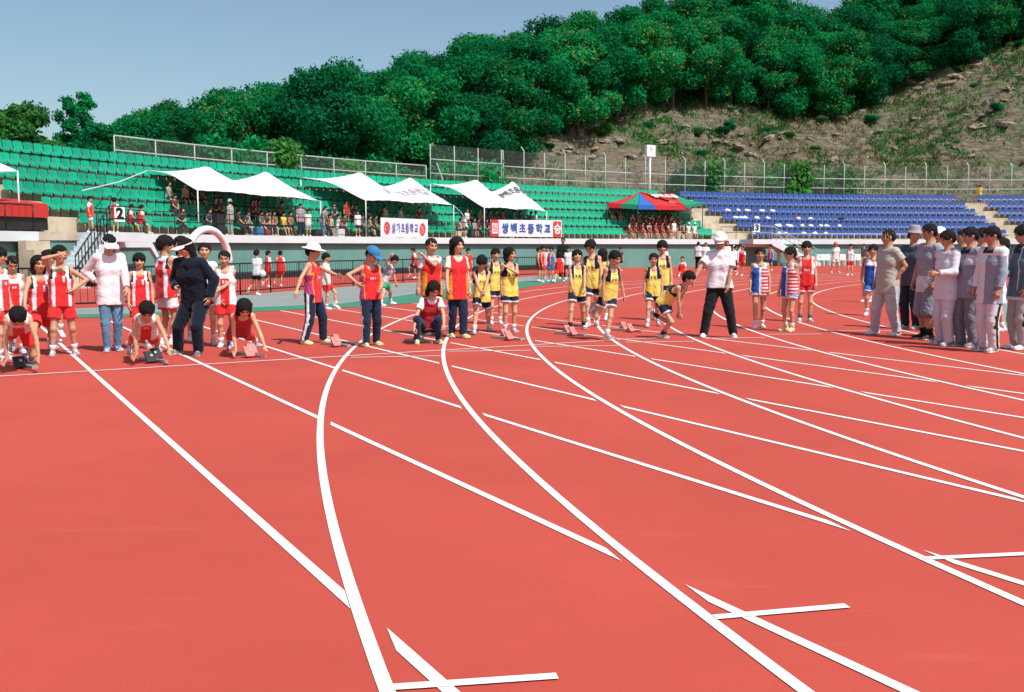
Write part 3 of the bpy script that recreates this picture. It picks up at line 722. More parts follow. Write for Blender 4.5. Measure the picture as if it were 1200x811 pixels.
# ================================================================== HILL, ROCK SLOPE, TREES
def lerp_tab(x, tab):
    if x <= tab[0][0]: return tab[0][1]
    for (a, va), (b_, vb) in zip(tab[:-1], tab[1:]):
        if x <= b_: return va+(vb-va)*(x-a)/(b_-a)
    return tab[-1][1]
RID = [(-100, 0), (250, 0), (350, 1.6), (450, 4.5), (560, 8), (650, 11.5), (750, 16), (850, 21), (1000, 26), (1250, 30)]
T0 = [(-100, .5), (560, 1.5), (600, 2), (650, 4), (700, 6.5), (750, 8.5), (850, 11), (930, 13.5), (985, 17), (1020, 22), (1080, 24.5), (1250, 26.5)]
from mathutils import noise as NZ
def px_of(p): return 600+F_PX*p.x/max(p.y, 1)
def hill_z(R, phi, rough=True):
    p = pol(R, phi); px = px_of(p) if p.y > 5 else -100; G = lerp_tab(px, RID); d = R-75.5
    if d <= 0: return 5.15
    steep = .62+.14*math.sin(p.x*.13)
    cutf = max(0, min(1, (px-560)/60)); t = d*steep*.9+2.7*cutf*(1-math.exp(-d/.9)); h = G*(1-math.exp(-(t/max(G, .1))**1.6))**(1/1.6) if G > .05 else 0
    h = min(t, h*1.12) if G > .05 else 0
    hs = h
    if rough and G > 1:
        q = Vector((p.x*.22, p.y*.22, h*.35)); n1 = NZ.noise(q); n2 = NZ.noise(q*3.1); n3 = abs(NZ.noise(q*7.3)); n4 = NZ.noise(q*14)
        a = min(1, d/3)*min(1, G/6)
        h += a*(1.1*n1+.65*n2-.6*n3+.26*n4+.14*NZ.noise(q*29))
        st = 1.1+.5*NZ.noise(q*.5); hh = (h+.6*n2)/st; fr_ = hh-math.floor(hh); h2 = (math.floor(hh)+fr_**3.2)*st
        k = max(0, min(1, (n1+.35)*1.8)) if px > 560 else 0
        h = h*(1-.75*k)+h2*.75*k
    return 5.15+max(0, h)
vs = []; fs = []; NA, NR = 560, 170
for i in range(NA+1):
    ph = R_(66)+(R_(178)-R_(66))*i/NA
    for j in range(NR+1):
        R = 73.3+(j/NR)**1.35*95; p = pol(R, ph, hill_z(R, ph)); vs.append(p)
for i in range(NA):
    for j in range(NR):
        a = i*(NR+1)+j; fs.append((a, a+1, a+NR+2, a+NR+1))
def hill_mat():
    m = bpy.data.materials.new('rocky_slope'); m.use_nodes = True; nt = m.node_tree; b = nt.nodes['Principled BSDF']; b.inputs['Roughness'].default_value = .95; b.inputs['Specular IOR Level'].default_value = .1
    N = lambda t: nt.nodes.new(t); L = nt.links.new
    tc = N('ShaderNodeTexCoord'); geo = N('ShaderNodeNewGeometry'); sep = N('ShaderNodeSeparateXYZ'); L(geo.outputs['Normal'], sep.inputs[0])
    def noise(sc, det=6, ro=.6, mp=None):
        n = N('ShaderNodeTexNoise'); n.inputs['Scale'].default_value = sc; n.inputs['Detail'].default_value = det; n.inputs['Roughness'].default_value = ro
        if mp:
            k = N('ShaderNodeMapping'); k.inputs['Scale'].default_value = mp; L(tc.outputs['Object'], k.inputs['Vector']); L(k.outputs[0], n.inputs['Vector'])
        else: L(tc.outputs['Object'], n.inputs['Vector'])
        return n.outputs['Fac']
    def ramp(s, stops):
        r = N('ShaderNodeValToRGB'); e = r.color_ramp.elements
        while len(e) < len(stops): e.new(.5)
        for q, (pos, c) in zip(e, stops): q.position = pos; q.color = (*c, 1)
        L(s, r.inputs['Fac']); return r.outputs['Color']
    def mix(f, a, c):
        x = N('ShaderNodeMix'); x.data_type = 'RGBA'; L(f, x.inputs['Factor']); L(a, x.inputs['A']); L(c, x.inputs['B']); return x.outputs['Result']
    rock = ramp(noise(1.1, 12, .78, (.6, .6, 3.6)), [(.32, (.05, .05, .035)), (.43, (.19, .165, .115)), (.55, (.33, .275, .20)), (.70, (.52, .45, .36))])
    orange = ramp(noise(.9, 6, .7), [(.4, (.26, .15, .075)), (.65, (.42, .27, .14))])
    grass = ramp(noise(3.2, 8, .8), [(.32, (.015, .08, .02)), (.5, (.06, .17, .04)), (.68, (.20, .25, .08))])
    big = ramp(noise(.14, 6, .66), [(.47, (0, 0, 0)), (.56, (.9, .9, .9))])
    g2 = ramp(noise(.7, 8, .75), [(.52, (0, 0, 0)), (.60, (1, 1, 1))])
    o = ramp(noise(.10, 3, .5), [(.58, (0, 0, 0)), (.66, (.8, .8, .8))])
    c = mix(o, rock, orange); c = mix(g2, c, grass)
    c = mix(big, c, grass)
    stp = ramp(sep.outputs['Z'], [(.52, (1, 1, 1)), (.72, (0, 0, 0))]); c = mix(stp, c, rock); L(c, b.inputs['Base Color'])
    bp = N('ShaderNodeBump'); bp.inputs['Strength'].default_value = 1.0; bp.inputs['Distance'].default_value = .6; L(noise(2.0, 12, .8, (.6, .6, 3.2)), bp.inputs['Height']); L(bp.outputs[0], b.inputs['Normal'])
    return m
b = MB(); b.add(vs, fs, 0, False); o = b.build('hillside', hill_mat()); o['kind'] = 'structure'

def leaf_mat(name, dark, light, var=1.0):
    m = bpy.data.materials.new(name); m.use_nodes = True; nt = m.node_tree; b = nt.nodes['Principled BSDF']; b.inputs['Roughness'].default_value = .9; b.inputs['Specular IOR Level'].default_value = .03
    geo = nt.nodes.new('ShaderNodeNewGeometry'); oi = nt.nodes.new('ShaderNodeObjectInfo'); r = nt.nodes.new('ShaderNodeValToRGB')
    r.color_ramp.elements[0].color = (*dark, 1); r.color_ramp.elements[1].color = (*light, 1)
    tc = nt.nodes.new('ShaderNodeTexCoord'); n = nt.nodes.new('ShaderNodeTexNoise'); n.inputs['Scale'].default_value = .55; n.inputs['Detail'].default_value = 3; nt.links.new(tc.outputs['Object'], n.inputs['Vector'])
    a = nt.nodes.new('ShaderNodeMath'); a.operation = 'MULTIPLY_ADD'; nt.links.new(geo.outputs['Random Per Island'], a.inputs[0]); a.inputs[1].default_value = .45; 
    a2 = nt.nodes.new('ShaderNodeMath'); a2.operation = 'MULTIPLY_ADD'; nt.links.new(oi.outputs['Random'], a2.inputs[0]); a2.inputs[1].default_value = .5
    nm = nt.nodes.new('ShaderNodeMath'); nm.operation = 'MULTIPLY_ADD'; nt.links.new(n.outputs['Fac'], nm.inputs[0]); nm.inputs[1].default_value = 1.2; nm.inputs[2].default_value = -.62
    nt.links.new(nm.outputs[0], a2.inputs[2]); nt.links.new(a2.outputs[0], a.inputs[2]); nt.links.new(a.outputs[0], r.inputs['Fac'])
    nt.links.new(r.outputs['Color'], b.inputs['Base Color'])
    t = nt.nodes.new('ShaderNodeBsdfTranslucent'); nt.links.new(r.outputs['Color'], t.inputs[0]); mx = nt.nodes.new('ShaderNodeMixShader'); mx.inputs[0].default_value = .38
    out = nt.nodes['Material Output']; nt.links.new(b.outputs[0], mx.inputs[1]); nt.links.new(t.outputs[0], mx.inputs[2]); nt.links.new(mx.outputs[0], out.inputs[0]); return m
M_LEAF = leaf_mat('acacia_leaves', (.004, .11, .040), (.014, .34, .095))
M_LEAF2 = leaf_mat('dark_leaves', (.003, .065, .028), (.010, .21, .07))
M_LEAF3 = leaf_mat('bright_leaves', (.02, .12, .03), (.10, .32, .06))
M_LEAF4 = leaf_mat('yellowish_leaves', (.04, .15, .03), (.22, .33, .05))
M_BARK = mat('bark', (.09, .07, .05), .9, .3, 4.)
def crown_mesh(name, seed, m, R=3.2, H=5.5, lobes=15, leaves=6500, size=.20, base=2.2, shape='round', m2=None, m2_frac=0.0):
    """leaf-sized faces gathered in layered, drooping clumps"""
    rg = np.random.default_rng(seed); cs = []; rs = []
    for i in range(lobes):
        if shape == 'poplar':
            t = rg.random(); z = base+H*t; a = rg.random()*6.28; rr = R*(1-.75*t)*rg.random()**.5; r = R*.42*(1-.5*t)
        elif shape == 'bush':
            a = rg.random()*6.28; rr = R*.6*rg.random()**.5; z = H*.25+H*.5*rg.random(); r = R*.45
        else:
            t = rg.random(); z = base+H*t; prof = math.sin(math.pi*min(1, .12+t*.86))**.6; a = rg.random()*6.28; rr = R*.8*prof*rg.random()**.5; r = R*(.26+.22*rg.random())
        cs.append((rr*math.cos(a), rr*math.sin(a), z)); rs.append(r)
    cs = np.array(cs); rs = np.array(rs); li = rg.choice(lobes, leaves, p=rs**2/np.sum(rs**2))
    d = rg.normal(size=(leaves, 3)); d /= np.linalg.norm(d, axis=1)[:, None]; d[:, 2] = d[:, 2]*.62
    rad = rs[li]*(.55+.5*rg.random(leaves)**.7)
    # break the clumps up into twigs
    f1 = np.sin(d[:, 0]*9+li)+np.sin(d[:, 1]*11+li*2)+np.sin(d[:, 2]*13+li*3); rad *= 1+.17*f1/2+(rg.random(leaves) < .10)*.28*rg.random(leaves)
    c = cs[li]+d*rad[:, None]; c += rg.normal(size=c.shape)*.10
    nrm = d*1.0+rg.normal(size=d.shape)*.75+np.array([0, 0, .5]); nrm /= np.linalg.norm(nrm, axis=1)[:, None]
    t = np.cross(nrm, rg.normal(size=d.shape)); t /= np.linalg.norm(t, axis=1)[:, None]; bt = np.cross(nrm, t)
    s = size*(.55+.9*rg.random(leaves))[:, None]
    V = np.stack([c-t*s, c-bt*s*.55, c+t*s, c+bt*s*.55], 1).reshape(-1, 3)
    me = bpy.data.meshes.new(name); me.from_pydata(V.tolist(), [], np.arange(leaves*4).reshape(-1, 4).tolist()); me.materials.append(m)
    if m2 is not None:
        me.materials.append(m2); sel = (f1 > 1.3) & (rg.random(leaves) < m2_frac*3); me.polygons.foreach_set('material_index', sel.astype(np.int32))
    me.update(); return me
def trunk_mesh(name, seed, H=6.5, r=.16, n=5):
    rg = random.Random(seed); b = MB(); x = y = 0; pts = [(0, 0, -.6)]
    for i in range(1, 7): x += rg.uniform(-.15, .15); y += rg.uniform(-.15, .15); pts.append((x, y, H*.72*i/6))
    b.tube(pts, [r*(1-.1*i) for i in range(7)], 7)
    for k in range(n):
        i = rg.randint(2, 5); p = Vector(pts[i]); a = rg.uniform(0, 6.28); L = rg.uniform(1.2, 2.4)
        b.tube([p, p+Vector((math.cos(a)*L*.5, math.sin(a)*L*.5, L*.45)), p+Vector((math.cos(a)*L, math.sin(a)*L, L*1.0))], [r*.45, r*.32, r*.12], 5)
    me = bpy.data.meshes.new(name); me.from_pydata(b.v, [], b.f); me.materials.append(M_BARK); me.update(); return me
CRW = [crown_mesh('crown', 10+i, [M_LEAF, M_LEAF, M_LEAF2, M_LEAF, M_LEAF, M_LEAF][i], R=3.2+.25*(i % 3), H=6.3+.5*(i % 2), base=1.0, lobes=16+i, leaves=14000, size=.135, m2=M_LEAF4 if i in (3, 5) else None, m2_frac=.25) for i in range(6)]
TRK = [trunk_mesh('trunk', i) for i in range(4)]
def tree(p, crown, trunk, s, rz, label, cat='tree', group=None, sz=1.0, name='acacia_tree'):
    root = empty(name, p, rz); root.scale = (s, s, s*sz); tag(root, label, cat, group)
    o = bpy.data.objects.new('crown', crown); COL.objects.link(o); o.parent = root
    if trunk: o = bpy.data.objects.new('trunk', trunk); COL.objects.link(o); o.parent = root
    return root
TOPZ = [max(v.co.z for v in m_.vertices)-.25 for m_ in CRW]
rg = random.Random(5); nt_ = 0
SKY = [(150, 118), (200, 122), (240, 112), (300, 92), (350, 92), (400, 72), (450, 78), (500, 56), (560, 40), (600, 42), (640, 24), (700, 10), (750, 2), (820, -20), (1250, -60)]
placed = []
for ring in range(9):
    for q in range(200):
        px = -70+q*7.0+rg.uniform(-3, 3)
        if px > 1270: break
        R = 75.8+lerp_tab(px, T0)+ring*3.7+rg.uniform(-1.2, 1.2)
        if px < 135 and ring > 2: continue
        if px < 150 and ring == 0: continue
        p = atR(px, R, 6.0); p.z = hill_z(R, phi_of(p), False)-.15
        if any((p-w).length < 3.1 for w in placed[-120:]): continue
        s = rg.uniform(.85, 1.12) if ring < 2 else rg.uniform(1.0, 1.35)
        ci = rg.randrange(6); TZ = TOPZ[ci]; ytop = proj_px(Vector((p.x, p.y, p.z+TZ*s)))[1]; sk = lerp_tab(px, SKY)+rg.uniform(-3, 20)
        if px < 150: sk = 158
        if ytop < sk:
            s2 = s
            while s2 > .3 and proj_px(Vector((p.x, p.y, p.z+TZ*s2)))[1] < sk: s2 -= .02
            if s2 < .36: continue
            s = s2
        # hidden wholly behind nearer trees high on the hill and above the frame
        if 290.4-F_PX*(p.z-CAM_H)/p.y < -40: continue
        if ring > 5 and px > 700: continue
        placed.append(p.copy()); nt_ += 1
        tone = ['mid green', 'mid green', 'dark green', 'yellow-flecked green', 'mid green', 'yellow-flecked green'][ci]
        zone = 'behind the left end of the stand' if px < 150 else 'above the first white canopy' if px < 330 else 'above the second white canopy' if px < 490 else 'above the third white canopy' if px < 640 else 'above the pole clock' if px < 800 else 'over the bare rock patch' if px < 960 else 'on the upper right hillcrest'
        rw = ['at the wood edge', 'in the second rank', 'in the third rank'][ring] if ring < 3 else 'deep in the wood'
        tree(p, CRW[ci], TRK[rg.randrange(4)], s, rg.uniform(0, 6.28), f'{tone} acacia {zone}, {rw}', group=f'{tone} acacias {zone} {rw}')
print('trees', nt_)
# distinct trees at the left end
TRK_S = trunk_mesh('trunk', 8, H=3.4, r=.12, n=0)
C_BR = crown_mesh('crown', 71, M_LEAF3, R=3.3, H=4.2, lobes=18, leaves=8000, size=.2, base=.4)
C_PO = crown_mesh('crown', 72, M_LEAF, R=1.7, H=6.4, lobes=26, leaves=5200, size=.13, base=.8, shape='poplar')
C_DK = crown_mesh('crown', 73, M_LEAF2, R=3.0, H=3.6, lobes=16, leaves=6000, size=.18, base=.4)
TOPY = {8: 128, 205: 118, 190: 128, 225: 126, 262: 104, -22: 120, 30: 117, 82: 112, 102: 107, 118: 142, 140: 158, 165: 140, 392: 69, 372: 80}
def at_px(px, R, ybase): p = onR(px, ybase, R); return p
for px, yb, R, cm, s, nm, lab, sz in [
    (-22, 185, 76, C_BR, .92, 'broadleaf_tree', 'bright green rounded tree cut by the left edge of the picture', 1.0),
    (8, 185, 77.5, C_BR, .86, 'broadleaf_tree', 'bright green tree filling the gap between the two leftmost crowns', 1.0),
    (30, 185, 76.5, C_BR, .86, 'broadleaf_tree', 'bright green round tree standing left of the feathery pair', 1.0),
    (82, 185, 77.5, C_PO, .70, 'poplar_tree', 'slim feathery tree, left one of the pair against the sky', 1.05),
    (102, 185, 78, C_PO, .78, 'poplar_tree', 'slim feathery tree, right and taller one of the pair', 1.0),
    (118, 185, 75.2, C_DK, .62, 'broadleaf_tree', 'dark bushy tree at the foot of the feathery pair', .9),
    (140, 190, 75.0, C_BR, .50, 'broadleaf_tree', 'small bright tree just right of the feathery pair', .8),
    (165, 190, 77.0, C_DK, .66, 'broadleaf_tree', 'dull olive tree behind the start of the fence', 1.0),
    (190, 190, 79, CRW[0], 1, 'acacia_tree', 'small ragged acacia poking above the wood right of the olive tree', 1.2),
    (205, 190, 80, CRW[3], 1, 'acacia_tree', 'spindly acacia top breaking the low skyline above the first canopy corner', 1.3),
    (225, 190, 81, CRW[4], 1, 'acacia_tree', 'narrow acacia top left of the first canopy peak on the skyline', 1.3),
    (262, 190, 80, CRW[1], 1, 'acacia_tree', 'acacia top standing proud over the first canopy peak', 1.3),
    (392, 195, 76.0, CRW[2], 1.12, 'acacia_tree', 'tall dark tree standing proud above the second canopy', 1.15),
    (372, 195, 76.4, CRW[2], 1.0, 'acacia_tree', 'dark tree beside the tall dark one, slightly lower', 1.15)]:
    p = atR(px, R, 5.15); p.z = 5.1; tz = max(v.co.z for v in cm.vertices)-.1; ty = TOPY[px]; sc = .2
    while sc < 2.4 and proj_px(Vector((p.x, p.y, p.z+tz*sc*sz)))[1] > ty: sc += .01
    tree(p, cm, TRK_S if cm in (C_BR, C_DK, C_PO) else TRK[0], sc, px, lab, name=nm, sz=sz)
# shrubs by the fence and on the slope
C_SH = [crown_mesh('foliage', 90+i, [M_LEAF, M_LEAF3, M_LEAF2][i], R=1.3, H=1.7, lobes=8, leaves=1500, size=.12, shape='bush') for i in range(3)]
def shrub(px, py, R, ci, s, lab, group=None, sz=1.0):
    p = atR(px, R, 5.5); p.z = hill_z(R, phi_of(p))-.1
    if py is not None:
        # find the radius on the slope seen at this pixel
        for rr in np.arange(75.5, 112, .4):
            q = atR(px, rr, 6); q.z = hill_z(rr, phi_of(q)); y = 290.4-F_PX*(q.z-CAM_H)/q.y
            if y < py: p = q; break
    root = empty('shrub', p, px); root.scale = (s, s, s*sz); tag(root, lab, 'shrub', group)
    o = bpy.data.objects.new('foliage', C_SH[ci]); COL.objects.link(o); o.parent = root
for i, (px, R, ci, s, lab) in enumerate([(810, 74.3, 2, 1.7, 'dark shrub behind the fence, left of the paired shrubs'), (838, 74.3, 1, 1.95, 'bright green shrub behind the fence left of the rock patch'), (915, 74.2, 1, 2.0, 'tallest bright shrub behind the fence, middle of the blue block'), (972, 74.3, 1, 1.75, 'round bright shrub behind the fence right of the tallest one'), (484, 73.6, 1, .9, 'leafy shrub growing through the fence beside the second canopy'), (572, 73.7, 0, 1.5, 'large green shrub behind the fence above the third canopy'), (330, 73.8, 1, 1.5, 'bright leafy shrub behind the fence above the first canopy'), (310, 74.6, 0, 1.6, 'green shrub left of the bright one above the first canopy'), (448, 74.8, 0, 1.4, 'green shrub at the wood foot behind the second canopy'), (408, 74.2, 1, 1.2, 'pale green shrub at the wood foot by the fence'), (260, 74.4, 0, 1.5, 'green shrub at the wood foot left of the first canopy peak'), (520, 74.8, 0, 1.4, 'green shrub between the second and third canopies')]):
    shrub(px, None, R, ci, s, lab, sz=1.15)
rg = random.Random(11)
for i in range(26):
    px = rg.uniform(620, 1230); lo_y = 186; hi_y = lerp_tab(px, [(600, 180), (700, 148), (850, 130), (950, 125), (1000, 92), (1100, 62), (1230, 52)])
    py = rg.uniform(hi_y, lo_y); 
    if rg.random() < .35 and px > 1050 and py > 120: continue
    ci = rg.choice([0, 1, 1, 2]); s = rg.uniform(.35, .8)
    zone = 'below the pole clock trees' if px < 780 else 'round the bare rock patch' if px < 930 else 'on the grassy middle of the slope' if px < 1050 else 'on the stony right of the slope'
    shrub(px, py, 80, ci, s, f'{["mid green","bright green","dark green"][ci]} low shrub {zone}', f'{["mid green","bright green","dark green"][ci]} shrubs {zone}', sz=.7)
# boulders and ledges on the slope
def rock_mesh(seed):
    rr = random.Random(seed); import bmesh; bm = bmesh.new(); bmesh.ops.create_icosphere(bm, subdivisions=2, radius=1)
    for v in bm.verts:
        n = NZ.noise(v.co*1.7+Vector((seed*3.1, 0, 0))); v.co *= 1+.5*n; v.co.z *= .45; v.co.x *= 1.5
    me = bpy.data.meshes.new('boulder'); bm.to_mesh(me); bm.free(); me.materials.append(mat('slope_rock', (.18, .14, .10), .95, .4, 2.5, .6, 6., color2=(.36, .29, .22))); return me
RK = [rock_mesh(i) for i in range(5)]
for i in range(70):
    px = rg.uniform(640, 1230); hi_y = lerp_tab(px, [(600, 180), (700, 150), (850, 138), (950, 130), (1000, 98), (1100, 68), (1230, 58)]); py = rg.uniform(hi_y, 190)
    p = None
    for rr in np.arange(75.5, 112, .4):
        q = atR(px, rr, 6); q.z = hill_z(rr, phi_of(q)); y = 290.4-F_PX*(q.z-CAM_H)/q.y
        if y < py: p = q; break
    if p is None: continue
    o = bpy.data.objects.new('boulder', RK[i % 5]); COL.objects.link(o); s = rg.uniform(.15, .6)*(1.25 if px > 1080 else 1); o.location = p; o.scale = (s, s*.8, s); o.rotation_euler = (rg.uniform(-.3, .3), rg.uniform(-.3, .3), phi_of(p)-math.pi/2+rg.uniform(-.5, .5))
    zone = 'below the pole clock trees' if px < 780 else 'round the bare orange patch' if px < 930 else 'on the grassy middle of the slope' if px < 1050 else 'on the stony right of the slope'
    tag(o, f'brown weathered rock {zone}', 'rock', f'rocks {zone}')

# rough grass and scrub growing on the slope (nobody could count it)
def scatter_grass(name, m, n, seed, thr, hgt, label):
    rs = random.Random(seed); vs = []; fs = []; made = 0
    while made < n:
        px = rs.uniform(540, 1260); R = 75.6+rs.random()**1.1*32; p = atR_fast(px, R)
        nn = NZ.noise(Vector((p.x*.11+seed, p.y*.11, 0)))+.5*NZ.noise(Vector((p.x*.4, p.y*.4, seed)))
        made += 1
        if nn < thr+rs.uniform(-.15, .15): continue
        z0 = hill_z(R, phi_of(p))
        for q in range(3):
            x, y = p.x+rs.gauss(0, .18), p.y+rs.gauss(0, .18); z = z0+rs.uniform(-.08, .02); a = rs.uniform(0, 3.14); h = hgt*rs.uniform(.5, 1.3); w = h*rs.uniform(.14, .32); lx, ly = rs.gauss(0, .3)*h, rs.gauss(0, .3)*h
            i = len(vs); vs += [(x-w*math.cos(a), y-w*math.sin(a), z), (x+w*math.cos(a), y+w*math.sin(a), z), (x+w*.5*math.cos(a)+lx, y+w*.5*math.sin(a)+ly, z+h), (x-w*.3*math.cos(a)+lx, y-w*.3*math.sin(a)+ly, z+h*.8)]; fs.append((i, i+1, i+2, i+3))
    b = MB(); b.add(vs, fs); o = b.build(name, m); tag(o, label, 'grass', kind='stuff')
def atR_fast(px, R):
    k = (px-600)/F_PX; a = k*k+1; bq = -2*(k*CX+CY); c = CX*CX+CY*CY-R*R; Y = (-bq+math.sqrt(bq*bq-4*a*c))/(2*a); return Vector((k*Y, Y, 0))
M_DRY = leaf_mat('dry_grass', (.10, .085, .035), (.34, .28, .14)); M_GRS = leaf_mat('green_grass', (.015, .12, .025), (.09, .32, .06))
scatter_grass('slope_scrub', M_GRS, 42000, 3, -.10, .27, 'rough green grass and scrub on the cut slope')
scatter_grass('dry_grass', M_DRY, 26000, 9, -.05, .24, 'dry straw coloured grass between the rocks of the slope')
# ================================================================== FIGURES: distance-field bodies and clothes
def V3(*a): return np.array(a, dtype=np.float64)
class Field:
    def __init__(s, lo, hi, vx):
        s.lo = np.array(lo, float); s.vx = vx; s.n = np.maximum(4, np.ceil((np.array(hi)-s.lo)/vx).astype(int)+1)
        s.D = np.full(s.n, 9.0, np.float32)
        s.ax = [s.lo[i]+np.arange(s.n[i])*vx for i in range(3)]
    def _sl(s, lo, hi):
        a = np.clip(np.floor((lo-s.lo)/s.vx).astype(int), 0, s.n); b = np.clip(np.ceil((hi-s.lo)/s.vx).astype(int)+1, 0, s.n)
        if (b <= a).any(): return None
        return tuple(slice(int(a[i]), int(b[i])) for i in range(3))
    def _grid(s, sl): return s.ax[0][sl[0]][:, None, None], s.ax[1][sl[1]][None, :, None], s.ax[2][sl[2]][None, None, :]
    def _merge(s, sl, d, k, sub=False):
        A = s.D[sl]
        if sub:
            d = -d; h = np.clip(.5-.5*(A-d)/k, 0, 1) if k > 0 else (d > A)*1.0
            s.D[sl] = (A*(1-h)+d*h+k*h*(1-h)).astype(np.float32); return
        if k <= 0: s.D[sl] = np.minimum(A, d); return
        h = np.clip(.5+.5*(A-d)/k, 0, 1); s.D[sl] = (A*(1-h)+d*h-k*h*(1-h)).astype(np.float32)
    def cone(s, a, b, ra, rb, k=.02, flat=False, flat0=False, sub=False):
        a = np.asarray(a, float); b = np.asarray(b, float); m = max(ra, rb)+1.5*k+2.5*s.vx
        sl = s._sl(np.minimum(a, b)-m, np.maximum(a, b)+m)
        if sl is None: return
        X, Y, Z = s._grid(sl); ab = b-a; L2 = max(ab@ab, 1e-12)
        t = ((X-a[0])*ab[0]+(Y-a[1])*ab[1]+(Z-a[2])*ab[2])/L2; tc = np.clip(t, 0, 1)
        d = np.sqrt((X-a[0]-ab[0]*tc)**2+(Y-a[1]-ab[1]*tc)**2+(Z-a[2]-ab[2]*tc)**2)-(ra+(rb-ra)*tc)
        if flat: d = np.maximum(d, (t-1)*math.sqrt(L2))
        if flat0: d = np.maximum(d, -t*math.sqrt(L2))
        s._merge(sl, d, k, sub)
    def ell(s, c, r, M=None, k=.02, sub=False):
        c = np.asarray(c, float); r = np.asarray(r, float); m = r.max()+1.5*k+2.5*s.vx; sl = s._sl(c-m, c+m)
        if sl is None: return
        X, Y, Z = s._grid(sl); x, y, z = X-c[0], Y-c[1], Z-c[2]
        if M is not None:
            M = np.asarray(M); x, y, z = x*M[0, 0]+y*M[1, 0]+z*M[2, 0], x*M[0, 1]+y*M[1, 1]+z*M[2, 1], x*M[0, 2]+y*M[1, 2]+z*M[2, 2]
        k0 = np.sqrt((x/r[0])**2+(y/r[1])**2+(z/r[2])**2); k1 = np.sqrt((x/r[0]**2)**2+(y/r[1]**2)**2+(z/r[2]**2)**2)+1e-9
        s._merge(sl, k0*(k0-1)/k1, k, sub)
    def cut(s, p, n):
        n = np.asarray(n, float); n = n/np.linalg.norm(n); p = np.asarray(p, float)
        X, Y, Z = s.ax[0][:, None, None], s.ax[1][None, :, None], s.ax[2][None, None, :]
        s.D = np.maximum(s.D, ((X-p[0])*n[0]+(Y-p[1])*n[1]+(Z-p[2])*n[2]).astype(np.float32))
    def wrinkle(s, amp, f=1.0, seed=0):
        X, Y, Z = s.ax[0][:, None, None], s.ax[1][None, :, None], s.ax[2][None, None, :]; q = seed*1.7
        w = np.sin(X*33*f+9*np.sin(Z*9*f+q)+q)*np.sin(Y*29*f+q*2+6*np.sin(Z*7*f))+.7*np.sin(Z*38*f+12*np.sin(X*8*f+q)+7*np.sin(Y*9+q))
        s.D = (s.D+amp*w).astype(np.float32)
    def mesh(s):
        """surface nets"""
        D = s.D; D[0] = D[-1] = 1; D[:, 0] = D[:, -1] = 1; D[:, :, 0] = D[:, :, -1] = 1
        neg = D < 0
        c = np.zeros(tuple(x-1 for x in D.shape), np.int8)
        for i in (0, 1):
            for j in (0, 1):
                for k in (0, 1): c += neg[i:D.shape[0]-1+i, j:D.shape[1]-1+j, k:D.shape[2]-1+k]
        act = (c > 0) & (c < 8); I = np.argwhere(act); n = len(I)
        if n == 0: return np.zeros((0, 3)), np.zeros((0, 4), int)
        idx = -np.ones(act.shape, np.int64); idx[tuple(I.T)] = np.arange(n)
        P = np.zeros((n, 3)); W = np.zeros(n)
        for e in range(3):
            for u in (0, 1):
                for v in (0, 1):
                    o = [0, 0, 0]; oth = [q for q in range(3) if q != e]; o[oth[0]] = u; o[oth[1]] = v; o2 = list(o); o2[e] = 1
                    a = D[I[:, 0]+o[0], I[:, 1]+o[1], I[:, 2]+o[2]]; b = D[I[:, 0]+o2[0], I[:, 1]+o2[1], I[:, 2]+o2[2]]
                    m = (a < 0) != (b < 0); t = np.where(m, a/np.where(m, a-b, 1), 0)
                    for q in range(3): P[:, q] += m*(o[q]+(t if q == e else 0))
                    W += m
        P = (I+P/W[:, None])*s.vx+s.lo; F = []
        for e in range(3):
            u, v = (e+1) % 3, (e+2) % 3
            sa = [slice(None)]*3; sb = [slice(None)]*3; sa[e] = slice(0, -1); sb[e] = slice(1, None)
            A = neg[tuple(sa)]; B = neg[tuple(sb)]; E = np.argwhere(A != B)
            E = E[(E[:, u] > 0) & (E[:, v] > 0) & (E[:, u] < D.shape[u]-1) & (E[:, v] < D.shape[v]-1)]
            if not len(E): continue
            fl = A[tuple(E.T)]
            q = []
            for du, dv in ((0, 0), (1, 0), (1, 1), (0, 1)):
                t = E.copy(); t[:, u] -= du; t[:, v] -= dv; q.append(idx[tuple(t.T)])
            q = np.stack(q, 1); q[~fl] = q[~fl][:, ::-1]; F.append(q)
        F = np.concatenate(F); return P, F[(F >= 0).all(1)]
def make_mesh(name, parts, m):
    """parts: list of (verts, faces, colours)"""
    Vs = []; Fs = []; Cs = []; n = 0
    for P, F, Cc in parts:
        if len(P) == 0: continue
        Vs.append(P); Fs.append(F+n); Cs.append(np.broadcast_to(Cc, (len(P), 3))); n += len(P)
    P = np.concatenate(Vs); F = np.concatenate(Fs); Cc = np.concatenate(Cs)
    me = bpy.data.meshes.new(name); me.vertices.add(len(P)); me.vertices.foreach_set('co', P.astype(np.float32).ravel())
    me.loops.add(len(F)*4); me.loops.foreach_set('vertex_index', F.astype(np.int32).ravel())
    me.polygons.add(len(F)); me.polygons.foreach_set('loop_start', np.arange(0, len(F)*4, 4, dtype=np.int32)); me.polygons.foreach_set('loop_total', np.full(len(F), 4, np.int32))
    me.polygons.foreach_set('use_smooth', np.ones(len(F), bool))
    me.update(calc_edges=True)
    at = me.attributes.new('col', 'FLOAT_COLOR', 'POINT'); at.data.foreach_set('color', np.concatenate([Cc, np.ones((len(Cc), 1))], 1).astype(np.float32).ravel())
    me.materials.append(m); return me
M_SKIN = attr_mat('skin', .55, .35, .06); M_CLOTH = attr_mat('fabric', .85, .12, .05, bump=.10); M_HAIR = attr_mat('hair', .68, .22, .45, bump=.9); M_SHOE = attr_mat('shoe_material', .5, .4, .1)
for _m in (M_CLOTH,): _m.node_tree.nodes['Principled BSDF'].inputs['Sheen Weight'].default_value = .15
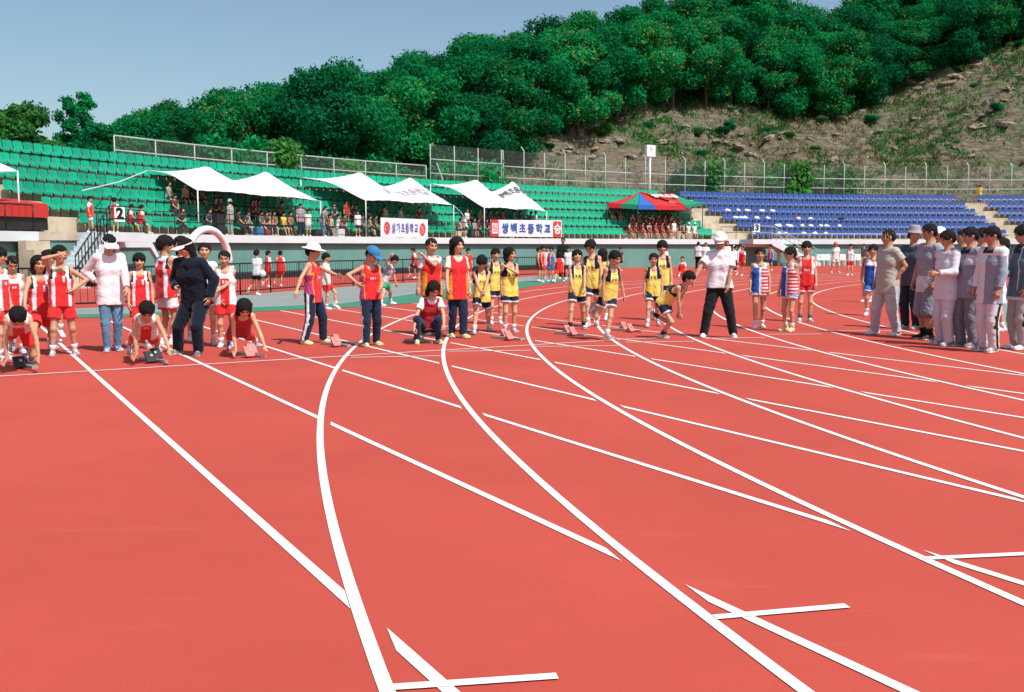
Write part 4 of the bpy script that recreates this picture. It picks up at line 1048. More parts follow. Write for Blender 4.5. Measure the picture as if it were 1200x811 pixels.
# ---- head template: unit head height, +X = the face, +Z up, +Y = the person's left, origin in the middle of the head
def head_template(vx):
    f = Field((-.62, -.5, -.85), (.62, .5, .6), vx)
    f.ell((-.05, 0, .10), (.44, .375, .40), k=.0); f.ell((.10, 0, -.14), (.30, .285, .34), k=.12)
    f.ell((.20, 0, -.36), (.15, .14, .12), k=.10); f.ell((.20, 0, .06), (.20, .29, .22), k=.08)
    for s in (-1, 1):
        f.ell((.28, s*.17, -.10), (.10, .10, .10), k=.08)
        f.ell((.385, s*.145, .005), (.085, .085, .055), k=.04, sub=True)
        f.ell((.31, s*.145, .0), (.065, .07, .05), k=.01)
        f.ell((-.04, s*.37, -.04), (.075, .035, .11), k=.02)
    f.cone((.36, 0, .02), (.44, 0, -.13), .035, .055, k=.05)
    f.ell((.40, .045, -.145), (.04, .035, .03), k=.02); f.ell((.40, -.045, -.145), (.04, .035, .03), k=.02)
    f.ell((.355, 0, -.235), (.06, .11, .028), k=.03); f.ell((.35, 0, -.275), (.055, .09, .028), k=.03)
    f.cone((-.08, 0, -.25), (-.10, 0, -.80), .22, .21, k=.06)
    P, F = f.mesh(); c = np.tile(np.array([1., 1., 1.]), (len(P), 1))
    x, y, z = P.T
    lip = (x > .30) & (np.abs(y) < .11) & (np.abs(z+.255) < .05); c[lip] = (.80, .50, .50)
    ck = (x > .2) & (np.hypot(np.abs(y)-.20, z+.12) < .09); c[ck] *= (1.0, .88, .86)
    eye = (x > .26) & (((np.abs(y)-.145)/.075)**2+((z)/.034)**2 < 1); c[eye] = (.05, .035, .03)
    brow = (x > .2) & (np.abs(np.abs(y)-.15) < .09) & (np.abs(z-.105) < .022); c[brow] = (.07, .05, .045)
    return P, F, c
HEAD = {'hi': head_template(.034), 'lo': head_template(.085)}
# ---- right hand template, +X along the forearm to the fingertips, +Z = back of the hand, thumb on +Y; unit = hand length
def hand_template(vx, curl, spread=1.0):
    f = Field((-.25, -.62, -.75), (1.1, .62, .35), vx)
    f.cone((-.12, 0, 0), (.10, 0, 0), .135, .15, k=.05)
    for y in (-.15, -.05, .06, .16): f.cone((.05, y*.6, 0), (.45, y, 0), .10, .095, k=.08)
    for i, (y, L) in enumerate(((.18, .42), (.06, .48), (-.06, .45), (-.18, .36))):
        p = np.array([.45, y, 0.]); a = curl*.5; yy = (y*.35)*spread
        for j, (l, r) in enumerate(((.45, .062), (.32, .056), (.26, .048))):
            a2 = a+curl*(.35+.55*j); q = p+np.array([math.cos(a2)*L*l, yy*l, -math.sin(a2)*L*l]); f.cone(p, q, r, r*.92, k=.012); p = q
    p = np.array([.10, .12, -.02]); 
    for (l, dx, dy, dz, r) in ((.22, .55, .75, -.30, .085), (.18, .75, .45, -.35, .066), (.14, .9, .2, -.45, .055)):
        d = np.array([dx, dy*(1-curl*.3), dz-curl*.2]); d /= np.linalg.norm(d); q = p+d*l; f.cone(p, q, r, r*.9, k=.02); p = q
    P, F = f.mesh(); return P, F
HAND = {('hi', 'relax'): hand_template(.036, .42), ('hi', 'flat'): hand_template(.036, .08, 1.6), ('hi', 'grip'): hand_template(.036, .95), ('lo', 'relax'): hand_template(.085, .42)}
for k in ('flat', 'grip'): HAND['lo', k] = HAND['lo', 'relax']
# ---- shoe template: +X toe, unit = shoe length, sole at z=0, ankle over the origin
def shoe_template(vx):
    f = Field((-.42, -.32, -.06), (.82, .32, .62), vx)
    f.cone((-.18, 0, .13), (.12, 0, .14), .135, .14, k=.06); f.cone((.10, .0, .11), (.56, .02, .085), .145, .115, k=.08)
    f.cone((-.12, 0, .18), (-.06, 0, .42), .13, .135, k=.06, flat=True)
    f.cone((.0, 0, .25), (.42, 0, .12), .11, .07, k=.08)
    X = f.ax[0][:, None, None]; Y = f.ax[1][None, :, None]; Z = f.ax[2][None, None, :]
    wd = .135+.03*np.clip((X-.1)/.3, 0, 1)-.045*np.clip((.05-X)/.3, 0, 1); d = np.maximum(np.sqrt(np.maximum(0, np.abs(X-.17)-.30)**2+Y**2)-wd, np.abs(Z-.045)-.045)
    f.D = np.minimum(f.D, d.astype(np.float32)); f.cut((0, 0, 0), (0, 0, -1)); P, F = f.mesh()
    return P, F
SHOE = shoe_template(.04)
SHOE_ME = {}
def shoe_mesh(upper, accent=None, sole=(.75, .75, .72)):
    key = (upper, accent, sole)
    if key not in SHOE_ME:
        P, F = SHOE; c = np.tile(np.array(upper), (len(P), 1)); c[P[:, 2] < .075] = sole
        if accent is not None:
            st = (P[:, 2] > .10) & (np.abs(np.abs((P[:, 0]-.15-(P[:, 2]-.1)*.5))-.06) < .03) & (np.abs(P[:, 1]) > .08); c[st] = accent
            c[(P[:, 0] > .42) & (P[:, 2] > .08)] = np.array(accent)*.5+np.array(upper)*.5
        SHOE_ME[key] = make_mesh('shoe', [(P, F, c)], M_SHOE)
    return SHOE_ME[key]
# ---- hair and hats, in head units
def cap_cut(f, p, n): f.cut(p, n)
def hair_template(kind, vx=.042):
    f = Field((-.85, -.62, -1.25), (.8, .62, .72), vx)
    if kind in ('cap', 'visor', 'sunhat', 'bucket', 'flatcap', 'visorband'):
        if kind == 'cap':
            f.ell((-.04, 0, .16), (.50, .43, .40), k=0); f.cut((0, 0, .12), (-.12, 0, -1)); f.ell((.46, 0, .17), (.34, .32, .045), k=.03)
        elif kind == 'sunhat':
            f.ell((-.04, 0, .18), (.47, .42, .42), k=0); f.cut((0, 0, .12), (0, 0, -1)); f.ell((.0, 0, .15), (.80, .60, .07), k=.05)
            X = f.ax[0][:, None, None]; Y = f.ax[1][None, :, None]; f2 = None
        elif kind == 'bucket':
            f.cone((-.04, 0, .12), (-.04, 0, .46), .46, .36, k=0); f.cut((0, 0, .08), (0, 0, -1)); f.ell((-.02, 0, .12), (.68, .58, .075), k=.06)
        elif kind == 'flatcap':
            f.ell((-.0, 0, .33), (.56, .50, .19), k=0); f.cone((-.04, 0, .16), (-.04, 0, .30), .43, .44, k=.05); f.cut((0, 0, .13), (0, 0, -1)); f.ell((.46, 0, .17), (.20, .28, .04), k=.03)
        elif kind == 'visor':
            f.cone((-.04, 0, .14), (-.04, 0, .24), .455, .45, k=0, flat=True, flat0=True); f.cone((-.04, 0, .02), (-.04, 0, .4), .405, .40, k=.01, sub=True)
            f.ell((.50, 0, .11), (.46, .44, .07), k=.03)
        return f.mesh()
    # front hairline: keep the face free
    if kind in ('short', 'crew'):
        g = .05 if kind == 'short' else .022
        f.ell((-.06, 0, .12), (.45+g, .385+g, .405+g*1.3), k=0); f.ell((-.2, 0, -.05), (.33, .36+g*.6, .32), k=.05)
        f.ell((.54, 0, -.16 if kind == 'short' else -.10), (.40, .35, .38), k=.04, sub=True); f.cone((.08, -.6, -.30), (.08, .6, -.30), .26, .26, k=.03, sub=True); f.cut((0, 0, -.34), (0, 0, -1))
    elif kind == 'boy':
        f.ell((-.05, 0, .13), (.49, .43, .465), k=0); f.ell((-.2, 0, -.05), (.34, .40, .36), k=.05); f.cone((.30, .18, .22), (.40, .14, .12), .12, .07, k=.06); f.cone((.30, -.14, .24), (.41, -.10, .13), .12, .07, k=.06)
        f.ell((.58, 0, -.27), (.42, .31, .37), k=.02, sub=True); f.cone((.12, -.6, -.30), (.12, .6, -.30), .24, .24, k=.03, sub=True); f.cut((0, 0, -.36), (0, 0, -1))
    elif kind == 'bob':
        f.ell((-.06, 0, .11), (.51, .45, .47), k=0); f.cone((-.12, .22, .0), (-.10, .27, -.48), .22, .19, k=.06); f.cone((-.12, -.22, .0), (-.10, -.27, -.48), .22, .19, k=.06); f.ell((-.25, 0, -.25), (.27, .36, .36), k=.06)
        f.ell((.46, 0, -.18), (.38, .29, .43), k=.03, sub=True); f.cone((.3, 0, -.3), (.3, 0, -.8), .34, .34, k=.02, sub=True)
    elif kind == 'long':
        f.ell((-.06, 0, .11), (.51, .45, .47), k=0)
        for s in (-1, 1): f.cone((-.12, s*.22, .0), (-.16, s*.26, -.85), .22, .13, k=.06)
        f.ell((-.28, 0, -.35), (.25, .36, .62), k=.06); f.ell((.46, 0, -.18), (.38, .29, .43), k=.03, sub=True); f.cone((.3, 0, -.3), (.3, 0, -1.1), .36, .36, k=.02, sub=True)
    elif kind in ('pony', 'bun'):
        f.ell((-.06, 0, .115), (.485, .41, .435), k=0); f.ell((-.22, 0, -.04), (.30, .36, .30), k=.05)
        f.ell((.50, 0, -.20), (.38, .42, .44), k=.03, sub=True); f.cone((.06, -.6, -.32), (.06, .6, -.32), .25, .25, k=.03, sub=True)
        if kind == 'pony': f.cone((-.46, 0, .12), (-.62, 0, -.05), .09, .13, k=.03); f.cone((-.62, 0, -.05), (-.56, 0, -.65), .13, .05, k=.04)
        else: f.ell((-.52, 0, .22), (.15, .16, .15), k=.03)
    X, Y, Z = f.ax[0][:, None, None], f.ax[1][None, :, None], f.ax[2][None, None, :]
    ang = np.arctan2(Y, X+.05+Z*.2); f.D = (f.D+.020*np.sin(ang*17+4*np.sin(Z*5))+.016*np.sin(ang*31+Z*9+2*np.sin(X*7))+.010*np.sin(Z*13+ang*5)).astype(np.float32)
    return f.mesh()
HAIR_ME = {}
def hair_mesh(kind, col, lo=False):
    key = (kind, col, lo)
    if key not in HAIR_ME:
        P, F = hair_template(kind, .1 if lo else .042); m = M_CLOTH if kind in ('cap', 'visor', 'sunhat', 'bucket', 'flatcap') else M_HAIR
        HAIR_ME[key] = make_mesh('hat' if m is M_CLOTH else 'hair', [(P, F, np.array(col, float))], m)
    return HAIR_ME[key]
def ik(a, tgt, l1, l2, hint):
    a = np.asarray(a, float); d = np.asarray(tgt, float)-a; L = np.linalg.norm(d); Lm = min(max(L, abs(l1-l2)+.02), (l1+l2)*.996); u = d/max(L, 1e-9); e = a+u*Lm
    x = (l1*l1-l2*l2+Lm*Lm)/(2*Lm); h = math.sqrt(max(0, l1*l1-x*x)); hint = np.asarray(hint, float); p = hint-u*(hint@u); p /= max(np.linalg.norm(p), 1e-9)
    return a+u*x+p*h, e
def nrm(v): v = np.asarray(v, float); return v/max(np.linalg.norm(v), 1e-9)
# colours of real cloth
RED = (.66, .028, .030); WHT = (.70, .73, .76); YEL = (.76, .60, .13); NAVY = (.012, .022, .052); BLK = (.012, .012, .014); BLU = (.02, .09, .42); ORG = (.80, .30, .03); SKY = (.05, .22, .62)
PINK = (.74, .60, .64); GREY = (.42, .42, .44); LGREY = (.58, .57, .60); OLIV = (.40, .38, .31); CREAM = (.72, .66, .50); TEAL = (.02, .30, .20); MAROON = (.42, .02, .03); JEAN = (.10, .20, .32); DGREY = (.13, .15, .19); SLATE = (.22, .26, .33)
SKIN0 = np.array((.60, .325, .205)); SKIN_T = np.array((.36, .175, .095))
def pattern(kind, u, v, w, seed=0):
    """cloth design (lav and collarw also carry painted shade) from body coordinates: u = across (-1..1, + = wearer's left), v = 0 hem..1 neck, w>0 front"""
    n = len(u); c = np.zeros((n, 3)); au = np.abs(u)
    if isinstance(kind, tuple): c[:] = kind; return c
    if kind == 'redpanel':          # red centre, white bands, dark shoulders
        c[:] = WHT; c[(au < .52+.1*(1-v))] = RED; c[(au > .90)] = RED; c[(v > .76) & (au > .42)] = WHT; c[(v > .70) & (au > .74)] = BLK; c[(v > .9) & (au < .5)] = WHT
        c[(w > 0) & (np.abs(u-.26) < .10) & (np.abs(v-.70) < .075)] = WHT
    elif kind == 'redwhite':        # white vest with a red front
        c[:] = WHT; c[(au < .50) & (v < .74)] = RED; c[(w < 0) & (v < .74)] = RED; c[(np.abs(np.abs(u)-.14) < .07) & (np.abs(v-.64) < .035) & (w > 0)] = WHT
    elif kind == 'redplain':
        c[:] = RED; c[(au > .86) & (v < .75)] = ORG; c[(au > .94) & (v < .7)] = (.45, .05, .20); c[(w > 0) & (np.abs(v-.62) < .035) & (au < .34) & (np.sin(u*26) > -.2)] = WHT
    elif kind == 'reddress':
        c[:] = RED; c[(au > .66) & (v > .4)] = WHT; c[(w > 0) & (np.abs(v-.55) < .04) & (au < .36) & (np.sin(u*24) > -.2)] = WHT
    elif kind == 'redvest':
        c[:] = RED; c[(au > .84) & (v < .62)] = ORG; c[(v > .93)] = (.5, .03, .06)
    elif kind == 'yellow':
        c[:] = YEL; c[(v > .60) & (au > .50-.25*(v-.6))] = BLK; c[(v > .60) & (np.abs(au-(.50-.25*(v-.6))) < .05)] = WHT; c[(v > .90) & (au < .38)] = WHT
        c[(w > 0) & (np.abs(v-.66) < .035) & (np.abs(np.abs(u)-.22) < .09)] = (.08, .08, .05)
    elif kind == 'yellowback':
        c[:] = YEL; c[(au > .7) & (v > .7)] = BLK
    elif kind == 'triband':         # blue right half, white band, red and white stripes
        c[:] = BLU; c[(u > -.10)] = WHT; m = (u > .16); c[m] = RED; c[m & (np.sin(v*62) > .25)] = WHT; c[(v > .86)] = WHT
    elif kind == 'bluewhite':
        c[:] = WHT; c[(u < .35) & (v < .72)] = BLU; c[(u > .66)] = (.62, .05, .12)
    elif kind == 'redblue':
        c[:] = RED; c[(u > .1)] = (.06, .16, .50); c[np.abs(u-.1) < .12] = WHT
    elif kind == 'redback':
        c[:] = RED; c[(au > .75) & (v > .55)] = WHT
    elif kind == 'whitegreen':
        c[:] = WHT; c[(au > .6) & (v > .5)] = (.30, .32, .38)
    elif kind == 'greywhite':       # grey upper, white belly and sleeves
        c[:] = (.30, .31, .37); c[(v < .34)] = LGREY; c[(np.abs(v-.30+.25*au) < .05)] = WHT
    elif kind == 'greytee': c[:] = (.43, .41, .36)
    elif kind == 'lav': c[:] = (.68, .68, .74); c[(w < 0)] = (.72, .72, .76); c[(np.abs(u) < .07) & (v > .35)] = WHT  # bluish front and whiter back: shade and sunlight painted into the sweatshirt
    elif kind == 'collar': c[:] = (.25, .29, .36); c[(v > .88) & (au < .5)] = BLK; c[(v > .66) & (v < .86) & (au > .3)] = LGREY
    elif kind == 'collarw': c[:] = (.70, .72, .76); c[(v > .90) & (au < .5)] = BLK; c[(w > 0) & (u > .0) & (v < .86)] = (.26, .30, .38)  # slate front half is shade painted onto the white pullover
    elif kind == 'collarn': c[:] = (.09, .14, .17); c[(v > .88) & (au < .5)] = BLK; c[(v < .07)] = LGREY; c[(np.abs(au-.55) < .05) & (w > 0) & (v > .2)] = LGREY
    elif kind == 'pinksweat': c[:] = (.78, .72, .76); c[(au > .82)] = PINK; c[(v < .06)] = PINK
    elif kind == 'plaid': c[:] = (.20, .16, .22); c[(np.sin(u*18) > .6)] = (.40, .34, .36); c[(np.sin(v*40) > .6)] = (.34, .26, .28)
    else: c[:] = kind
    return c
PERSONS = 0
def person(label, x, y, top=None, H=None, yaw=0, lean=0, side=0, twist=0, hy=None, hn=5, hr=0, pel=None, lh=None, rh=None, lf=None, rf=None,
           le=None, re=None, lk=None, rk=None, T=('singlet', 'redpanel'), B=('shorts', RED), under=None, hair='boy', hc=(.012, .010, .009), hat=None, shoe=(WHT, None), sock=WHT, skin=0, adult=False,
           q='hi', group=None, base=None, hand='relax', seed=None, dress=False, lod=None, fatk=1.0, hdir=None, seat=None):
    global PERSONS; PERSONS += 1; seed = seed if seed is not None else PERSONS; rs = random.Random(seed*7+1)
    base = base.copy() if base is not None else onG(x, y); bx, by, bz = base
    if H is None:
        lo_, hi_ = .3, 3.0
        p = onY(x, top, by); H = (p.z-bz)*1.005
    H = float(H); hh = (.135 if adult else .152)*H
    def pt(s):
        if len(s) == 3 and not isinstance(s[-1], str): q_ = onY(s[0], s[1], by-s[2]); return np.array([q_.x-bx, q_.y-by, q_.z-bz])
    def gpt(s, z):
        q_ = onG(s[0], s[1], 0) if abs(bz) < .01 else onY(s[0], s[1], by); return np.array([q_.x-bx, q_.y-by, z])
    y0 = math.degrees(math.atan2(-bx, by)) if seat is None else 0
    yaw = yaw+y0; hy = None if hy is None else hy+y0
    yr = R_(yaw); Fv = np.array([math.sin(yr), -math.cos(yr), 0]); Z = V3(0, 0, 1); L = np.cross(Z, Fv)
    ank = .048*H; hip_h = .492*H
    # feet
    feet = {}
    for nme, s, spec in (('l', 1, lf), ('r', -1, rf)):
        if spec is None: feet[nme] = (L*s*.058*H+Fv*.02*H*rs.uniform(-1, 1)+Z*ank, 0, None)
        elif isinstance(spec[2] if len(spec) > 2 else None, str): # airborne
            a = pt((spec[0], spec[1], spec[3] if len(spec) > 3 else 0)); feet[nme] = (a, R_(spec[4] if len(spec) > 4 else 55), None)
        elif len(spec) == 4 and spec[3] == 'toe' if len(spec) == 4 else False: pass
        else:
            a = gpt(spec, ank); feet[nme] = (a, R_(spec[2]) if len(spec) > 2 else 0, None)
            if len(spec) > 2: feet[nme] = (a+Z*math.sin(R_(spec[2]))*.08*H, R_(spec[2]), None)
    if seat is not None:
        fs_, ls_ = np.array(seat[0]), np.array(seat[1])
        for nme, s in (('l', 1), ('r', -1)): feet[nme] = (fs_*.30+ls_*s*.09+Z*ank, 0, None)
        lh = lh; rh = rh
    mid = (feet['l'][0]+feet['r'][0])/2
    if lf is not None and len(lf) > 2 and isinstance(lf[2], str): mid = feet['r'][0]
    if rf is not None and len(rf) > 2 and isinstance(rf[2], str): mid = feet['l'][0]
    if pel is not None: pc_ = pt(pel)
    else:
        pc_ = np.array([mid[0], mid[1], 0])-Fv*math.sin(R_(lean))*.06*H
        dx = max(np.linalg.norm((feet['l'][0]-pc_)[:2]), np.linalg.norm((feet['r'][0]-pc_)[:2])) if (lf is None or len(lf) < 3 or not isinstance(lf[2], str)) and (rf is None or len(rf) < 3 or not isinstance(rf[2], str)) else .05*H
        ll = .243*H+.20*H
        pc_[2] = ank+math.sqrt(max(.01, (ll*.992)**2-max(0, dx-.045*H)**2))
    U = nrm(Z*math.cos(R_(lean))+Fv*math.sin(R_(lean))+L*math.tan(R_(side)))
    Lp = nrm(L-U*(L@U)*.5)
    tw = R_(twist); Lc = nrm(L-U*(L@U)); Fc = np.cross(Lc, U); Lc = Lc*math.cos(tw)-Fc*math.sin(tw) if tw else Lc; Fc = np.cross(Lc, U)
    tl = H-hh-.032*H-hip_h-.012*H
    pelc = pc_+Z*.012*H; neck = pelc+U*tl
    if lean > 20: # let the back round a little
        chest = pelc+nrm(U+Z*.12)*tl*.62
    else: chest = pelc+U*tl*.62
    waist = pelc+(chest-pelc)*.45
    hyr = R_(yaw if hy is None else hy); Fh0 = np.array([math.sin(hyr), -math.cos(hyr), 0]); nod = R_(hn)
    Fh = Fh0*math.cos(nod)-Z*math.sin(nod); Lh = nrm(np.cross(Z, Fh0)); Uh = np.cross(Fh, Lh); 
    if hr: a = R_(hr); Lh, Uh = Lh*math.cos(a)+Uh*math.sin(a), Uh*math.cos(a)-Lh*math.sin(a)
    ndir = nrm(U*.55+Uh*.55); hc_ = neck+ndir*(.032*H+.5*hh)+Fh*.03*hh
    sw = (.098 if adult else .084)*H; sh = {'l': neck-U*.028*H+Lc*sw, 'r': neck-U*.028*H-Lc*sw}
    hj = {'l': pc_+Lp*.048*H, 'r': pc_-Lp*.048*H}
    ua, fa, hl = .166*H, .145*H, .088*H
    arms = {}
    for nme, s, spec, hint in (('l', 1, lh, le), ('r', -1, rh, re)):
        if seat is not None and spec is None: tgt = hj[nme]+fs_*.26+Z*.07+L*s*-.02; arms[nme] = ik(sh[nme], tgt, ua, fa, L*s*.6-Z*.6-Fv*.3); continue
        tgt = pt(spec) if spec is not None else sh[nme]-Z*.303*H+L*s*.035*H+Fv*(.03+.03*rs.random())*H
        hd = hint if hint is not None else (L*s*.6-Fv*.8-Z*.2)
        if hint is not None: hd = np.array([hint[0], -hint[1], hint[2]])
        arms[nme] = ik(sh[nme], tgt, ua, fa, hd)
    legs = {}
    for nme, hint in (('l', lk), ('r', rk)):
        hd = Fv+Z*.15+L*(.18 if nme == 'l' else -.18) if hint is None else np.array([hint[0], -hint[1], hint[2]])
        legs[nme] = ik(hj[nme], feet[nme][0], .243*H, .2015*H, hd)
    vx = {'hi': .0098, 'mid': .0135, 'lo': .03}[q]; hq = 'hi' if q == 'hi' else 'lo'
    pts = np.array([pelc, neck, hc_]+[a for v in arms.values() for a in v]+[a for v in legs.values() for a in v]+list(sh.values())+list(hj.values()))
    lo_b = pts.min(0)-.13*H/1.4; hi_b = pts.max(0)+.13*H/1.4; hi_b[2] = max(neck[2], hc_[2]-.2*hh, arms['l'][0][2], arms['r'][0][2], arms['l'][1][2], arms['r'][1][2])+.09
    g = (1.04 if adult else .93)*fatk
    def torso(f, e=0., sh_k=1.0, down=0.0, k=.03):
        """trunk surface offset by e"""
        for s in (-1, 1):
            f.cone(pelc+Lp*s*.040*H, waist+Lp*s*.028*H, .062*H*g+e, .056*H*g+e, k=k)
            f.cone(waist+Lc*s*.028*H, chest+Lc*s*.040*H, .056*H*g+e, .063*H*g+e, k=k)
            f.cone(chest+Lc*s*.040*H, neck-U*.045*H+Lc*s*.058*H*sh_k, .063*H*g+e, .040*H*g+e, k=k)
        f.cone(neck-U*.040*H-Lc*.062*H*sh_k, neck-U*.040*H+Lc*.062*H*sh_k, .036*H*g+e, .036*H*g+e, k=k)
        f.cone(neck-U*.03*H, neck+U*.0*H, .046*H*g+e, .034*H*g+e, k=k)
    skc = SKIN0*(1-skin)+SKIN_T*skin; skc = skc*rs.uniform(.93, 1.04)
    f = Field(lo_b, hi_b, vx); torso(f, 0)
    f.cone(neck-U*.02*H, hc_-Uh*.25*hh-Fh*.08*hh, .034*H*g, .031*H*g, k=.02)
    for nme, s in (('l', 1), ('r', -1)):
        e_, w_ = arms[nme]; S = sh[nme]
        f.cone(neck-U*.04*H+Lc*s*.045*H, S, .031*H*g, .0275*H*g, k=.03); f.cone(S, e_, .0255*H*g, .0195*H*g, k=.02)
        mf = e_+(w_-e_)*.3; f.cone(e_, mf, .0195*H*g, .0205*H*g, k=.01); f.cone(mf, w_, .0205*H*g, .0135*H*g, k=.01)
        k_, a_ = legs[nme]; hp = hj[nme]
        f.cone(hp, k_, .050*H*g, .030*H*g, k=.02); mc = k_+(a_-k_)*.3-Fv*.008*H; f.cone(k_, mc, .028*H*g, .0305*H*g, k=.012); f.cone(mc, a_, .0305*H*g, .018*H*g, k=.012); f.ell(k_+nrm(k_-(hp+a_)/2)*.004*H if np.linalg.norm(k_-(hp+a_)/2) > .01 else k_, np.array([.028, .028, .032])*H*g, k=.02)
    parts = []
    P, Fc_ = f.mesh(); cc = np.tile(skc, (len(P), 1)); parts.append((P, Fc_, cc))
    hp_, hf_, hcol = HEAD[hq]; Mh = np.stack([Fh, Lh, Uh], 1); hw = hp_*hh*np.array([1, 1, 1.0]); parts.append((hw @ Mh.T+hc_, hf_, hcol*skc))
    for nme, s in (('l', 1), ('r', -1)):
        e_, w_ = arms[nme]; X = nrm(w_-e_) if hdir is None or nme not in hdir else nrm(np.array([hdir[nme][0], -hdir[nme][1], hdir[nme][2]]))
        out = nrm(L*s-X*((L*s)@X)+Fv*.25) if abs((L*s)@X) < .9 else nrm(-Fv)
        if hand == 'ground': out = nrm(-Fv+Z*.4)
        out = nrm(out-X*(out@X)); Y = np.cross(out, X)     # thumb side
        if Y@Fv < 0 and hand != 'ground': Y = -Y
        HP, HF = HAND[hq, 'flat' if hand == 'ground' else hand]; M3 = np.stack([X, Y, out], 1); FF = HF if np.linalg.det(M3) > 0 else HF[:, ::-1]
        parts.append(((HP*hl) @ M3.T+w_, FF, skc))
    root = empty('person', base); tag(root, label, 'person', group)
    me = make_mesh('body', parts, M_SKIN); bo = bpy.data.objects.new('body', me); COL.objects.link(bo); bo.parent = root
    def link(name, me): o = bpy.data.objects.new(name, me); COL.objects.link(o); o.parent = root; return o
    def tcoord(P):
        r = P-pelc; v = (r@U)/tl; u = (r@Lc)/(.098*H*g); w = (r@Fc); return u, v, w
    # ---- lower garment
    kind, bc = B[0], B[1]
    if kind in ('shorts', 'pants', 'longshorts', 'track', 'jeans', 'slacks', 'skirt'):
        f = Field(lo_b-.03, hi_b+.03, vx); ex = .012*H
        for s in (-1, 1): f.cone(pelc+Lp*s*.040*H-U*.01*H, waist+Lp*s*.028*H, .064*H*g+ex*.6, .056*H*g+ex*.5, k=.02)
        f.cut(waist+U*.01*H, U)
        for nme in ('l', 'r'):
            k_, a_ = legs[nme]; hp = hj[nme]
            if kind == 'shorts': e2 = hp+(k_-hp)*(.62 if len(B) < 4 else B[3]); f.cone(hp, e2, .055*H*g+ex*.5, .060*H*g+ex*.4, k=.015, flat=True)
            elif kind == 'longshorts': e2 = k_+(a_-k_)*.12; f.cone(hp, k_, .056*H*g+ex, .048*H*g+ex, k=.015); f.cone(k_, e2, .048*H*g+ex, .05*H*g+ex, k=.012, flat=True)
            else:
                bag = {'track': (.012, .016), 'pants': (.010, .014), 'jeans': (.004, .008), 'slacks': (.007, .015)}[kind]
                e2 = a_+nrm(a_-k_)*(.012*H if kind != 'jeans' else .015*H)
                f.cone(hp, k_, .055*H*g+bag[0]*H, .036*H*g+bag[0]*H, k=.015); f.cone(k_, e2, .036*H*g+bag[0]*H, .024*H*g+bag[1]*H, k=.015, flat=True)
        f.wrinkle(.0022*H/1.4, 1.2, seed); P, Fc_ = f.mesh(); c = np.tile(np.array(bc), (len(P), 1))
        trim = B[2] if len(B) > 2 else None
        if trim is not None:
            for nme, s in (('l', 1), ('r', -1)):
                k_, a_ = legs[nme]; hp = hj[nme]
                for A, Bb in ((hp, k_), (k_, a_)):
                    ab = Bb-A; t = ((P-A)@ab)/(ab@ab); near = (t > -.25) & (t < 1.25); off = P-(A+np.clip(t, 0, 1)[:, None]*ab); dist = np.linalg.norm(off, axis=1); ok = near & (dist < .09*H)
                    if kind == 'shorts':
                        if Bb is k_: c[ok & (t > (B[3] if len(B) > 3 else .62)-.075)] = trim
                    else:
                        lat = nrm(L*s-ab*((L*s)@ab)/(ab@ab)); cosv = (off@lat)/np.maximum(dist, 1e-6); perp = np.abs(off@nrm(np.cross(ab, lat))); c[ok & (cosv > .5) & (perp < .0125*H)] = trim
        if kind == 'jeans':
            nz = np.sin(P[:, 0]*21)*np.sin(P[:, 2]*13+P[:, 1]*8); c = c*(1+.35*np.clip(nz, 0, 1))[:, None]
        link({'shorts': 'shorts', 'longshorts': 'shorts', 'jeans': 'jeans', 'slacks': 'trousers'}.get(kind, 'trousers'), make_mesh('lower_garment', [(P, Fc_, c)], M_CLOTH))
    # ---- upper garments
    def upper(kind, pat, e, hem, nm, sleeve_c=None, sh_k=None):
        f = Field(lo_b-.03, hi_b+.03, vx)
        narrow = kind in ('singlet', 'vest'); torso(f, e, (.86 if narrow else .98) if sh_k is None else sh_k)
        for s in (-1, 1): f.cone(pelc+Lp*s*.040*H-U*hem*1.6, waist+Lc*s*.03*H, .066*H*g+e*1.25+(.006*H if kind != 'singlet' else .003*H), .058*H*g+e, k=.03)
        f.cut(pelc-U*hem, -U); f.cut(neck+U*(.004*H if kind not in ('jacket', 'polo') else .022*H), U)
        # neckline
        if kind in ('singlet', 'vest'): f.ell(neck+Fc*.045*H+U*.005*H, np.array([.050, .050, .062])*H, k=.006, sub=True); 
        elif kind in ('tee', 'long'): f.ell(neck+Fc*.035*H+U*.022*H, np.array([.042, .042, .04])*H, k=.006, sub=True)
        if narrow:
            for s in (-1, 1): f.ell(sh['l' if s > 0 else 'r']+Lc*s*.012*H-U*.030*H, np.array([.040, .040, .062])*H, np.stack([Fc, Lc, U], 1), k=.006, sub=True)
        if kind in ('tee', 'polo', 'long', 'jacket'):
            fr_ = {'tee': .62, 'polo': .72, 'long': 2, 'jacket': 2}[kind]
            for nme, s in (('l', 1), ('r', -1)):
                e_, w_ = arms[nme]; S = sh[nme]; f.cone(neck-U*.045*H+Lc*s*.045*H, S-U*.004*H, .030*H*g+e*.7, .029*H*g+e*.7, k=.03)
                if fr_ < 1: f.cone(S-U*.004*H, S+(e_-S)*fr_, .029*H*g+e*.7, .031*H*g+e*1.15, k=.015, flat=True)
                else: f.cone(S, e_, .029*H*g+e*.75, .025*H*g+e*.9, k=.02); f.cone(e_, w_-nrm(w_-e_)*(.0 if kind == 'jacket' else .02)*H, .027*H*g+e, .020*H*g+e*.8, k=.015, flat=True)
        f.wrinkle(.0019*H/1.4*(1.0 if kind in ('long', 'jacket', 'polo', 'tee') else 1), 1.15, seed+3); P, Fc_ = f.mesh()
        u, v, w = tcoord(P); v2 = (v+hem/tl)/(1+hem/tl); c = pattern(pat, u, v2, w)
